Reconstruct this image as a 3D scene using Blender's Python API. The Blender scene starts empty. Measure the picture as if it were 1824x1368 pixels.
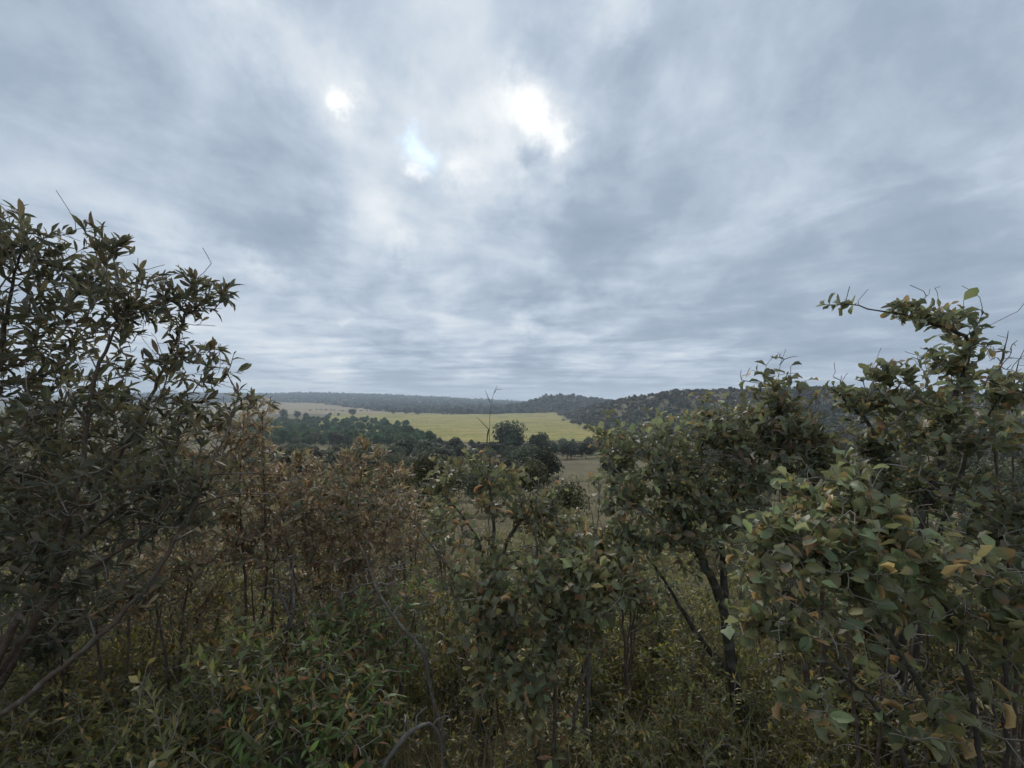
import bpy, math, random
import numpy as np

# ------------------------------------------------------------------ camera
F, CX, HY, CAMZ = 765.0, 912.0, 712.0, 1.65        # photo pixels: focal length, centre column, eye-level row
sc = bpy.context.scene
cam_d = bpy.data.cameras.new('camera')
cam = bpy.data.objects.new('camera', cam_d)
sc.collection.objects.link(cam)
cam_d.sensor_width = 36.0
cam_d.lens = 36.0 * F / 1824.0
cam_d.shift_y = (HY - 684.0) / 1824.0
cam_d.clip_start = 0.02
cam_d.clip_end = 20000
cam.location = (0, 0, CAMZ)
cam.rotation_euler = (math.radians(90), 0, 0)
sc.camera = cam

# ------------------------------------------------------------------ render settings
sc.view_settings.view_transform = 'Standard'
sc.view_settings.look = 'None'
sc.view_settings.exposure = 0.74
sc.view_settings.gamma = 1.0
sc.view_settings.use_curve_mapping = False
cy = sc.cycles
cy.max_bounces = 8
cy.diffuse_bounces = 5
cy.glossy_bounces = 2
cy.transmission_bounces = 5
cy.transparent_max_bounces = 4
cy.volume_bounces = 0
cy.use_denoising = True
try:
    cy.denoiser = 'OPENIMAGEDENOISE'
    cy.denoising_input_passes = 'RGB_ALBEDO_NORMAL'
    cy.denoising_prefilter = 'ACCURATE'
except Exception:
    pass

SUN_EL, SUN_AZ = math.radians(33), math.radians(-3)  # behind thin cloud, ahead of the camera

def pix_dir(px, py):
    v = np.array([(px - CX) / F, 1.0, (HY - py) / F])
    return v / np.linalg.norm(v)

# ------------------------------------------------------------------ node helpers
class NT:
    def __init__(self, tree):
        self.t = tree
        self.t.nodes.clear()
    def n(self, typ, **kw):
        nd = self.t.nodes.new(typ)
        for k, v in kw.items():
            if k.startswith('i_'):
                nd.inputs[k[2:].replace('_', ' ')].default_value = v
            else:
                setattr(nd, k, v)
        return nd
    def l(self, a, b):
        self.t.links.new(a, b)
    def put(self, sock, v):
        if isinstance(v, bpy.types.NodeSocket):
            self.l(v, sock)
        else:
            sock.default_value = v
    def m(self, op, a, b=None, c=None, clamp=False):
        nd = self.n('ShaderNodeMath', operation=op)
        nd.use_clamp = clamp
        self.put(nd.inputs[0], a)
        if b is not None: self.put(nd.inputs[1], b)
        if c is not None: self.put(nd.inputs[2], c)
        return nd.outputs[0]
    def vm(self, op, a, b=None, out=0):
        nd = self.n('ShaderNodeVectorMath', operation=op)
        self.put(nd.inputs[0], a)
        if b is not None: self.put(nd.inputs[3 if op == 'SCALE' else 1], b)
        return nd.outputs[out]
    def mix(self, fac, a, b, blend='MIX'):
        nd = self.n('ShaderNodeMix', data_type='RGBA', blend_type=blend)
        self.put(nd.inputs[0], fac)
        self.put(nd.inputs[6], a if isinstance(a, bpy.types.NodeSocket) else (*a, 1))
        self.put(nd.inputs[7], b if isinstance(b, bpy.types.NodeSocket) else (*b, 1))
        return nd.outputs[2]
    def noise(self, vec, scale, detail=4, rough=0.5, out='Fac', dist=0.0):
        nd = self.n('ShaderNodeTexNoise')
        if vec is not None: self.l(vec, nd.inputs['Vector'])
        nd.inputs['Scale'].default_value = scale
        nd.inputs['Detail'].default_value = detail
        nd.inputs['Roughness'].default_value = rough
        nd.inputs['Distortion'].default_value = dist
        return nd.outputs[out]
    def ramp(self, fac, stops):
        nd = self.n('ShaderNodeValToRGB')
        cr = nd.color_ramp
        while len(cr.elements) < len(stops): cr.elements.new(0.5)
        for e, (p, c) in zip(cr.elements, stops):
            e.position = p
            e.color = (*c, 1) if len(c) == 3 else c
        self.l(fac, nd.inputs[0])
        return nd.outputs[0]

# ------------------------------------------------------------------ world: broken overcast deck over a Nishita sky
w = bpy.data.worlds.new('World')
sc.world = w
w.use_nodes = True
T = NT(w.node_tree)
tc = T.n('ShaderNodeTexCoord').outputs['Generated']
sky = T.n('ShaderNodeTexSky')
sky.sky_type = 'NISHITA'
sky.sun_disc = False
sky.sun_elevation = SUN_EL
sky.sun_rotation = SUN_AZ
sky.air_density = 1.0
sky.dust_density = 1.0
sep = T.n('ShaderNodeSeparateXYZ')
T.l(tc, sep.inputs[0])
zc = T.m('ADD', T.m('MAXIMUM', sep.outputs[2], 0.0), 0.085)
px_ = T.m('DIVIDE', sep.outputs[0], zc)
py_ = T.m('DIVIDE', sep.outputs[1], zc)
comb = T.n('ShaderNodeCombineXYZ')
T.l(px_, comb.inputs[0]); T.l(py_, comb.inputs[1])
comb.inputs[2].default_value = 3.7
P0 = comb.outputs[0]
wn = T.noise(P0, 0.9, 3, 0.5, out='Color')
warp = T.vm('SCALE', T.vm('SUBTRACT', wn, (0.5, 0.5, 0.5)), 0.9)
PW = T.vm('ADD', P0, warp)
band = T.vm('MULTIPLY', PW, (1.0, 0.55, 1.0))
n1 = T.noise(band, 0.75, 5, 0.48)
n2 = T.noise(PW, 2.3, 7, 0.55)
n3 = T.noise(T.vm('MULTIPLY', P0, (0.55, 1.5, 1.0)), 1.5, 5, 0.55)
fac = T.m('ADD', T.m('MULTIPLY', n1, 0.58), T.m('MULTIPLY', n2, 0.42))
low = T.m('SUBTRACT', 1.0, T.m('MULTIPLY', sep.outputs[2], 4.0), clamp=True)       # streaky layer seen edge-on low down
fac = T.m('ADD', fac, T.m('MULTIPLY', T.m('SUBTRACT', n3, 0.5), T.m('MULTIPLY', low, 0.55)))
fac = T.m('MULTIPLY_ADD', T.m('SUBTRACT', fac, 0.5), 1.45, 0.5)
n4 = T.noise(T.vm('ADD', tc, T.vm('SCALE', warp, 0.06)), 4.2, 7, 0.58)
fac = T.m('MULTIPLY_ADD', T.m('SUBTRACT', n4, 0.5), 0.85, fac)
core = T.m('MULTIPLY', T.m('ADD', n2, n4), 1.0)
fac = T.m('MULTIPLY_ADD', low, -0.10, fac)
# thin places and gaps in the deck, as directions in the world
dw = T.noise(tc, 8.0, 6, 0.65, out='Color')
dd = T.vm('NORMALIZE', T.vm('ADD', tc, T.vm('SCALE', T.vm('SUBTRACT', dw, (0.5, 0.5, 0.5)), 0.16)))
GAPS = [  # px, py, radius px, strength
    (955, 215, 80, .16), (830, 300, 60, .14), (640, 185, 50, .10), (900, 190, 30, .14), (730, 285, 36, .14), (985, 260, 40, .14), (925, 285, 22, .18),
    (635, 180, 15, .55), (628, 175, 34, .16), (560, 120, 38, .14), (490, 60, 46, .18), (430, 0, 50, .2), (750, 178, 30, .16),
    (732, 300, 10, .45), (800, 302, 18, .34), (838, 300, 22, .36), (885, 280, 26, .20), (935, 178, 24, .42), (968, 192, 22, .48), (992, 228, 18, .50),
    (1000, 250, 12, .30), (960, 230, 75, .12), (890, 230, 50, .10), (1110, 5, 36, .34), (1060, 60, 46, .12), (900, 330, 60, .12), (690, 390, 30, .16), (720, 440, 16, .30),
    (660, 430, 42, .14), (640, 350, 40, .10), (490, 502, 20, .34), (450, 488, 22, .24), (390, 462, 26, .20), (310, 425, 34, .18), (250, 400, 34, .12), (545, 525, 20, .12),
    (925, 572, 14, .34), (985, 550, 40, .12), (1060, 525, 46, .12), (1000, 580, 26, .10), (622, 562, 8, .2), (1430, 355, 60, .12), (1540, 345, 60, .10), (1760, 330, 70, .12),
    (1190, 410, 40, .10), (1150, 190, 60, .07), (1230, 60, 80, .07), (210, 215, 34, .08), (620, 664, 36, .16), (870, 650, 36, .16), (1000, 690, 60, .08), (560, 690, 60, .16), (600, 240, 50, .08)]
DARK = [(1560, 200, 300, -.10), (1050, 400, 110, -.10), (620, 320, 80, -.06), (250, 170, 220, -.05), (560, 400, 70, -.05),
        (900, 630, 120, -.04), (1300, 480, 150, -.08), (1650, 520, 180, -.09), (945, 262, 22, -.22), (690, 240, 40, -.06), (1130, 120, 60, -.05), (1480, 420, 70, -.06)]
for (gx, gy, gr, gs) in GAPS + DARK:
    d0 = pix_dir(gx, gy)
    sig = (gr / F) * d0[1] ** 1.5
    k = 1.0 / (sig * sig)
    dot = T.vm('DOT_PRODUCT', dd, tuple(d0), out=1)
    ex = T.m('POWER', 2.718281828, T.m('MULTIPLY', T.m('SUBTRACT', dot, 1.0), k))
    fac = T.m('MULTIPLY_ADD', T.m('MULTIPLY', ex, core) if gs > 0 else ex, gs * (.76 if gs > 0 else 1.35), fac)
cloud = T.ramp(T.m('MULTIPLY', fac, 0.75), [(0.0, (1.67, 2.12, 2.72)), (0.22, (2.23, 2.73, 3.40)), (0.36, (3.07, 3.59, 4.26)),
                     (0.48, (3.95, 4.39, 4.89)), (0.64, (4.93, 5.21, 5.49)), (0.80, (5.95, 6.14, 6.23)), (1.0, (7.81, 7.81, 7.72))])
# a small gap that lets the blue sky through
bd = pix_dir(742, 262)
bdot = T.vm('DOT_PRODUCT', dd, tuple(bd), out=1)
hole = T.m('MULTIPLY', T.m('POWER', 2.718281828, T.m('MULTIPLY', T.m('SUBTRACT', bdot, 1.0), 1 / (0.017 ** 2))), 0.42)
hz = T.m('SUBTRACT', 1.0, T.m('MULTIPLY', sep.outputs[2], 12.0), clamp=True)
cloud = T.mix(T.m('MULTIPLY', hz, 0.22), cloud, (4.0, 4.2, 4.3))
skyc = T.mix(1.0, sky.outputs[0], (0.50, 0.74, 1.0), 'MULTIPLY')
col = T.mix(hole, cloud, skyc)
bg = T.n('ShaderNodeBackground')
T.l(col, bg.inputs[0])
bg.inputs[1].default_value = 0.1
wo = T.n('ShaderNodeOutputWorld')
T.l(bg.outputs[0], wo.inputs[0])
w.cycles.sampling_method = 'MANUAL'
w.cycles.sample_map_resolution = 512

sun_d = bpy.data.lights.new('sun', 'SUN')
sun_d.energy = 1.5
sun_d.angle = math.radians(25)
sun_d.color = (1.0, 0.96, 0.9)
sun = bpy.data.objects.new('sun', sun_d)
sc.collection.objects.link(sun)
sun.rotation_euler = (-(math.radians(90) - SUN_EL), 0, -SUN_AZ)      # shines from +Y, above, towards the camera

# ------------------------------------------------------------------ basic helpers
C = sc.collection
RNG = np.random.default_rng(11)

def P(px, py, Y):
    """point seen at photo pixel (px, py) at depth Y metres"""
    return np.array([(px - CX) / F * Y, Y, CAMZ + (HY - py) / F * Y])

def sstep(a, b, x):
    t = np.clip((x - a) / (b - a), 0, 1)
    return t * t * (3 - 2 * t)

def tag(o, label=None, cat=None, group=None, kind=None):
    if label: o['label'] = label
    if cat: o['category'] = cat
    if group: o['group'] = group
    if kind: o['kind'] = kind
    return o

def empty(name, loc):
    o = bpy.data.objects.new(name, None)
    o.empty_display_size = 0.1
    o.location = loc
    C.objects.link(o)
    return o

def mesh_np(name, V, faces, mat, col=None, luv=None, smooth=True):
    """faces: (n,4) or (n,3) int array"""
    V = np.asarray(V, dtype=np.float32)
    faces = np.asarray(faces, dtype=np.int32)
    me = bpy.data.meshes.new(name)
    k = faces.shape[1]
    me.vertices.add(len(V))
    me.vertices.foreach_set('co', V.ravel())
    me.loops.add(faces.size)
    me.loops.foreach_set('vertex_index', faces.ravel())
    me.polygons.add(len(faces))
    me.polygons.foreach_set('loop_start', np.arange(0, faces.size, k, dtype=np.int32))
    me.update(calc_edges=True)
    if smooth:
        me.polygons.foreach_set('use_smooth', np.ones(len(faces), dtype=bool))
    if col is not None:
        a = me.attributes.new('Col', 'FLOAT_COLOR', 'POINT')
        a.data.foreach_set('color', np.asarray(col, dtype=np.float32).ravel())
    if luv is not None:
        a = me.attributes.new('luv', 'FLOAT_VECTOR', 'POINT')
        a.data.foreach_set('vector', np.asarray(luv, dtype=np.float32).ravel())
    me.materials.append(mat)
    me.validate()
    return me

def obj(name, me, parent=None, loc=None):
    o = bpy.data.objects.new(name, me)
    C.objects.link(o)
    if parent is not None: o.parent = parent
    if loc is not None: o.location = loc
    return o

# ------------------------------------------------------------------ materials
def new_mat(name):
    m = bpy.data.materials.new(name)
    m.use_nodes = True
    return m, NT(m.node_tree)

def leaf_material(name, back=(1.35, 1.25, 1.3), rough=0.5, trans=0.36, back_mix=0.35, veins=True):
    m, t = new_mat(name)
    at = t.n('ShaderNodeAttribute', attribute_name='Col')
    oi = t.n('ShaderNodeObjectInfo')
    c = at.outputs['Color']
    hs = t.n('ShaderNodeHueSaturation')
    t.l(c, hs.inputs['Color'])
    t.l(t.m('MULTIPLY_ADD', oi.outputs['Random'], 0.03, 0.485), hs.inputs['Hue'])
    t.l(t.m('MULTIPLY_ADD', oi.outputs['Random'], 0.35, 0.82), hs.inputs['Value'])
    c = hs.outputs[0]
    if veins:
        lu = t.n('ShaderNodeAttribute', attribute_name='luv')
        s = t.n('ShaderNodeSeparateXYZ')
        t.l(lu.outputs['Vector'], s.inputs[0])
        ax = t.m('ABSOLUTE', s.outputs[0])
        mid = t.m('SUBTRACT', 1.0, t.m('MULTIPLY', ax, 9.0), clamp=True)
        ph = t.m('SUBTRACT', t.m('MULTIPLY', s.outputs[1], 9.0), t.m('MULTIPLY', ax, 2.2))
        tri = t.m('ABSOLUTE', t.m('SUBTRACT', t.m('FRACT', ph), 0.5))
        vein = t.m('SUBTRACT', 1.0, t.m('MULTIPLY', tri, 9.0), clamp=True)
        v = t.m('MAXIMUM', t.m('MULTIPLY', mid, 0.55), t.m('MULTIPLY', vein, 0.22))
        c = t.mix(v, c, t.mix(0.5, c, (0.30, 0.31, 0.17)))
        blot = t.noise(lu.outputs['Vector'], 2.6, 4, 0.6)
        c = t.mix(t.m('MULTIPLY', t.m('SUBTRACT', blot, 0.45, clamp=True), 1.6, clamp=True), c,
                  t.mix(0.55, c, (0.10, 0.075, 0.03)))
    geo = t.n('ShaderNodeNewGeometry')
    under = t.mix(0.5, t.mix(1.0, c, back, 'MULTIPLY'), (0.14, 0.145, 0.10))
    c = t.mix(t.m('MULTIPLY', geo.outputs['Backfacing'], back_mix * 2), c, under)
    b = t.n('ShaderNodeBsdfPrincipled')
    t.l(c, b.inputs['Base Color'])
    b.inputs['Roughness'].default_value = rough
    b.inputs['Specular IOR Level'].default_value = 0.5
    tr = t.n('ShaderNodeBsdfTranslucent')
    t.l(t.mix(1.0, c, (1.55, 1.55, 1.2), 'MULTIPLY'), tr.inputs[0])
    mx = t.n('ShaderNodeMixShader')
    mx.inputs[0].default_value = trans
    t.l(b.outputs[0], mx.inputs[1]); t.l(tr.outputs[0], mx.inputs[2])
    o = t.n('ShaderNodeOutputMaterial')
    t.l(mx.outputs[0], o.inputs[0])
    return m

def bark_material(name, c1, c2, lichen=(0.32, 0.33, 0.29), lich=0.35):
    m, t = new_mat(name)
    tc = t.n('ShaderNodeTexCoord').outputs['Object']
    n = t.noise(tc, 38, 6, 0.65)
    c = t.mix(n, c1, c2)
    l = t.noise(tc, 16, 5, 0.6)
    lm = t.ramp(l, [(0.52, (0, 0, 0)), (0.60, (1, 1, 1))])
    c = t.mix(t.m('MULTIPLY', lm, lich), c, lichen)
    b = t.n('ShaderNodeBsdfPrincipled')
    t.l(c, b.inputs['Base Color'])
    b.inputs['Roughness'].default_value = 0.85
    b.inputs['Specular IOR Level'].default_value = 0.2
    bp = t.n('ShaderNodeBump')
    bp.inputs['Strength'].default_value = 0.7
    bp.inputs['Distance'].default_value = 0.006
    t.l(n, bp.inputs['Height'])
    t.l(bp.outputs[0], b.inputs['Normal'])
    o = t.n('ShaderNodeOutputMaterial')
    t.l(b.outputs[0], o.inputs[0])
    return m

def far_foliage(name):
    m, t = new_mat(name)
    at = t.n('ShaderNodeAttribute', attribute_name='Col')
    oi = t.n('ShaderNodeObjectInfo')
    hs = t.n('ShaderNodeHueSaturation')
    t.l(at.outputs['Color'], hs.inputs['Color'])
    t.l(t.m('MULTIPLY_ADD', oi.outputs['Random'], 0.05, 0.475), hs.inputs['Hue'])
    t.l(t.m('MULTIPLY_ADD', oi.outputs['Random'], 0.6, 0.7), hs.inputs['Value'])
    d = t.n('ShaderNodeBsdfPrincipled')
    t.l(hs.outputs[0], d.inputs['Base Color'])
    d.inputs['Roughness'].default_value = 0.7
    d.inputs['Specular IOR Level'].default_value = 0.15
    tr = t.n('ShaderNodeBsdfTranslucent')
    t.l(hs.outputs[0], tr.inputs[0])
    mx = t.n('ShaderNodeMixShader')
    mx.inputs[0].default_value = 0.25
    t.l(d.outputs[0], mx.inputs[1]); t.l(tr.outputs[0], mx.inputs[2])
    o = t.n('ShaderNodeOutputMaterial')
    t.l(mx.outputs[0], o.inputs[0])
    return m

def ground_material(name, a, b_, c_, s1, s2, bump=0.05, s3=9.0, rows=False):
    m, t = new_mat(name)
    tc = t.n('ShaderNodeTexCoord').outputs['Object']
    n1 = t.noise(tc, s1, 5, 0.6)
    n2 = t.noise(tc, s2, 6, 0.65)
    n3 = t.noise(tc, s3, 5, 0.7)
    c = t.mix(t.ramp(n1, [(0.36, (0, 0, 0)), (0.64, (1, 1, 1))]), a, b_)
    c = t.mix(t.ramp(n2, [(0.42, (0, 0, 0)), (0.66, (1, 1, 1))]), c, c_)
    c = t.mix(0.55, c, t.mix(1.0, c, t.ramp(n3, [(0.3, (0.35, 0.35, 0.35)), (0.7, (1.5, 1.5, 1.5))]), 'MULTIPLY'))
    if rows:   # uneven strips left by mowing
        r1 = t.noise(t.vm('MULTIPLY', tc, (0.006, 0.075, 0)), 1.0, 5, 0.65)
        c = t.mix(0.5, c, t.mix(1.0, c, t.ramp(r1, [(0.35, (0.55, 0.6, 0.6)), (0.65, (1.4, 1.35, 1.25))]), 'MULTIPLY'))
    b = t.n('ShaderNodeBsdfPrincipled')
    t.l(c, b.inputs['Base Color'])
    b.inputs['Roughness'].default_value = 0.95
    b.inputs['Specular IOR Level'].default_value = 0.1
    bp = t.n('ShaderNodeBump')
    bp.inputs['Strength'].default_value = 0.8
    bp.inputs['Distance'].default_value = bump
    t.l(n3, bp.inputs['Height'])
    t.l(bp.outputs[0], b.inputs['Normal'])
    o = t.n('ShaderNodeOutputMaterial')
    t.l(b.outputs[0], o.inputs[0])
    return m

M_LEAF = leaf_material('leaf_broad', rough=0.55)
M_LEAF_N = leaf_material('leaf_narrow', rough=0.55)
M_LEAF_S = leaf_material('leaf_small', veins=False)
M_FAR = far_foliage('distant_foliage')
M_BARK_D = bark_material('bark_dark', (0.035, 0.03, 0.026), (0.10, 0.088, 0.075), lich=0.25)
M_BARK_G = bark_material('bark_grey', (0.06, 0.054, 0.048), (0.20, 0.185, 0.165), lich=0.45)
M_BARK_B = bark_material('bark_brown', (0.055, 0.04, 0.032), (0.16, 0.12, 0.095), lich=0.25)
M_TWIG = bark_material('bark_twig', (0.12, 0.10, 0.085), (0.30, 0.27, 0.235), lich=0.35)
M_GROUND = ground_material('hill_ground', (0.10, 0.082, 0.05), (0.18, 0.155, 0.075), (0.075, 0.065, 0.036), 0.05, 0.9, s3=6.0)
M_FIELD = ground_material('green_field', (0.235, 0.205, 0.042), (0.165, 0.170, 0.040), (0.29, 0.235, 0.07), 0.010, 0.06, s3=0.25, rows=True)
M_TAN = ground_material('dry_field', (0.24, 0.185, 0.10), (0.21, 0.17, 0.095), (0.27, 0.215, 0.13), 0.006, 0.03, s3=0.2, rows=True)
M_GRASS = leaf_material('grass_blade', veins=False, trans=0.15)

# ------------------------------------------------------------------ terrain
DY = np.array([-400, -60, 0, 2.6, 10, 40, 82, 130, 230, 300, 780, 4500.])
DD = np.array([-40, -8, 1.65, 1.97, 3.3, 8.2, 13.4, 17.4, 24.2, 26.0, 26.5, 26.5])
RY = np.array([780, 900, 1200, 1500, 1900, 2300, 2700, 4500.])
RS = np.array([0, .016, .107, .306, .69, 1.0, .95, .8])
RU = np.array([-3, -1.2, -.73, -.565, -.46, -.277, -.146, .024, .1, 3])
RT = np.array([20, 25, 31, 28, 34, 21, 6, -16, -20, -20.])
HX = np.array([60, 104, 140, 170, 228, 287, 334, 420, 600, 900.])
HZ = np.array([-26, -6, 1.0, 6.5, 9, 7.5, 4.5, 2, 6, 10.])

def height(x, y):
    x = np.asarray(x, float); y = np.asarray(y, float)
    z = CAMZ - np.interp(y, DY, DD)
    floor = z.copy()
    yy = np.maximum(y, 60.0)
    u = x / yy
    top = np.interp(u, RU, RT)
    rise = np.interp(y, RY, RS)
    z = z + rise * (26.5 + top) * (y > 700)
    # rounded hill beyond the field
    dx = x - 95.0
    g = np.exp(-0.5 * (dx / np.where(dx < 0, 55.0, 135.0)) ** 2) * np.exp(-0.5 * ((y - 1010) / 110.0) ** 2)
    z = z + 27.5 * g
    # long bush-covered hill on the right
    yc = 470 - 0.33 * np.clip(x - 100, 0, 700)
    cz = np.interp(x, HX, HZ)
    prof = sstep(0, 1, (y - (yc - 185)) / 185.0) * (1 - 0.85 * sstep(0, 1, (y - yc - 10) / 300.0))
    target = CAMZ + cz
    z = z + np.maximum(target - floor, 0) * prof * sstep(60, 120, x)
    # ground roughness growing with distance
    r = np.hypot(x, y)
    k = np.clip(r / 300.0, 0, 1)
    z = z + k * (0.9 * np.sin(x * 0.031 + 1.3) * np.sin(y * 0.027 + .4) + 0.5 * np.sin(x * 0.083 + y * 0.05))
    kn = np.clip((r - 1.0) / 6.0, 0, 1)
    z = z + kn * 0.05 * (np.sin(x * 1.9 + .3) * np.sin(y * 1.7 + 1.1) + 0.6 * np.sin(x * 4.1 + y * 3.3))
    return z

def build_ground():
    ang = np.concatenate([np.radians(np.arange(-62, 62, 0.5)), np.radians(np.arange(62, 298, 4.0))])
    na = len(ang)
    rad = np.concatenate([[0.4], np.geomspace(0.8, 4000, 190)])
    R, A = np.meshgrid(rad, ang, indexing='ij')
    X, Y = R * np.sin(A), R * np.cos(A)
    Z = height(X, Y)
    V = np.stack([X, Y, Z], -1).reshape(-1, 3)
    V = np.vstack([V, [[0, 0, float(height(0, 0))]]])
    i = np.arange(len(rad) - 1)[:, None]; j = np.arange(na)[None, :]
    j2 = (j + 1) % na
    q = np.stack([i * na + j, i * na + j2, (i + 1) * na + j2, (i + 1) * na + j], -1).reshape(-1, 4)
    q = q[:, ::-1]
    c = len(V) - 1
    cap = np.array([[c, c, 0, 0]])  # centre fan as triangles below
    me = bpy.data.meshes.new('ground')
    faces = q.tolist() + [(c, (k + 1) % na, k) for k in range(na)]
    me.from_pydata(V.tolist(), [], faces)
    me.polygons.foreach_set('use_smooth', np.ones(len(me.polygons), dtype=bool))
    me.materials.append(M_GROUND)
    o = obj('ground', me)
    tag(o, 'hillside and valley floor of dry soil, leaf litter and short grass', 'ground', kind='structure')

build_ground()

def sheet(name, label, mat, x0f, x1f, y0, y1, nx, ny, dz):
    ys = np.linspace(y0, y1, ny)
    V = []
    for yv in ys:
        xs = np.linspace(x0f(yv), x1f(yv), nx)
        V.append(np.stack([xs, np.full(nx, yv), height(xs, np.full(nx, yv)) + dz], -1))
    V = np.concatenate(V)
    i = np.arange(ny - 1)[:, None]; j = np.arange(nx - 1)[None, :]
    q = np.stack([i * nx + j, i * nx + j + 1, (i + 1) * nx + j + 1, (i + 1) * nx + j], -1).reshape(-1, 4)
    o = obj(name, mesh_np(name, V, q, mat))
    return tag(o, label, 'field', kind='structure')

sheet('grass_field', 'wide yellow-green grass field on the valley floor below the hills', M_FIELD,
      lambda y: -60 - 0.34 * y, lambda y: 74 + 6 * math.sin(y * .02) + 3 * math.sin(y * .11), 245, 778, 90, 120, 0.35)
sheet('dry_field', 'pale tan dry field at the foot of the long far ridge', M_TAN,
      lambda y: -0.70 * y, lambda y: -0.155 * y, 782, 1470, 90, 120, 0.5)

# ------------------------------------------------------------------ leaf shapes
def leaf_variants(sp, n, rng):
    """n leaf shapes: 5 stations x 3 points, length 1 along +Y, normal +Z"""
    VV, CC = [], []
    ts = np.array([0, .22, .5, .8, 1.0])
    pal = sp['palette']
    wts = np.array([p[1] for p in pal], float); wts /= wts.sum()
    for k in range(n):
        ci = rng.choice(len(pal), p=wts)
        base = np.array(pal[ci][0]) * rng.uniform(0.65, 1.45) * rng.uniform(0.93, 1.07, 3)
        dead = pal[ci][2] if len(pal[ci]) > 2 else False
        a = sp['skew'] * rng.uniform(.9, 1.12)
        wid = sp['aspect'] * rng.uniform(.8, 1.2) * (0.75 if dead else 1)
        hw = 0.5 * wid * np.sin(np.pi * np.clip(ts, 0.015, 0.985) ** a) ** 0.85
        hw[-1] = 0.5 * wid * sp['tip']
        hw[0] = 0.012
        curl = rng.normal(sp['curl'], sp['curlsd']) * (1.8 if dead else 1)
        fold = rng.normal(sp['fold'], 0.30) + (0.35 if dead else 0)
        ang = curl * ts
        dy = np.concatenate([[0], np.cumsum(np.diff(ts) * np.cos((ang[1:] + ang[:-1]) / 2))])
        dz = np.concatenate([[0], -np.cumsum(np.diff(ts) * np.sin((ang[1:] + ang[:-1]) / 2))])
        wav = rng.normal(0, sp['wave'], (5, 2))
        V = np.zeros((5, 3, 3)); Cc = np.zeros((5, 3, 4)); Cc[..., 3] = 1
        lat = rng.normal(0, 0.05) * ts ** 2
        for i in range(5):
            for s, j in ((-1, 0), (1, 2)):
                up = hw[i] * (fold + wav[i, 0 if s < 0 else 1])
                nrm = np.array([0, math.sin(ang[i]), math.cos(ang[i])])
                V[i, j] = np.array([s * hw[i] * math.cos(min(abs(fold), 1.2)) + lat[i], dy[i], dz[i]]) + nrm * up
            V[i, 1] = (lat[i], dy[i], dz[i])
        Cc[..., :3] = base
        if not dead and rng.random() < sp['browntip']:
            t0 = rng.uniform(.45, .8)
            br = np.array([0.27, 0.135, 0.06]) * rng.uniform(.6, 1.2)
            for i in range(5):
                f = np.clip((ts[i] - t0) / .2, 0, 1)
                Cc[i, :, :3] = Cc[i, :, :3] * (1 - f) + br * f
        elif rng.random() < 0.3:
            ed = np.array([0.16, 0.12, 0.045])
            Cc[:, 0, :3] = Cc[:, 0, :3] * .6 + ed * .4
            Cc[:, 2, :3] = Cc[:, 2, :3] * .6 + ed * .4
        VV.append(V.reshape(15, 3)); CC.append(Cc.reshape(15, 4))
    return np.array(VV), np.array(CC)

LEAF_LUV = np.array([[x, t, 0] for t in (0, .22, .5, .8, 1.0) for x in (-1, 0, 1)], dtype=float)
SMALL_I = np.array([0, 1, 2, 6, 7, 8, 12, 13, 14])
SMALL_Q = np.array([[i * 3 + j, i * 3 + j + 1, (i + 1) * 3 + j + 1, (i + 1) * 3 + j] for i in range(2) for j in range(2)])
LEAF_Q = np.array([[i * 3 + j, i * 3 + j + 1, (i + 1) * 3 + j + 1, (i + 1) * 3 + j] for i in range(4) for j in range(2)])

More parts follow.
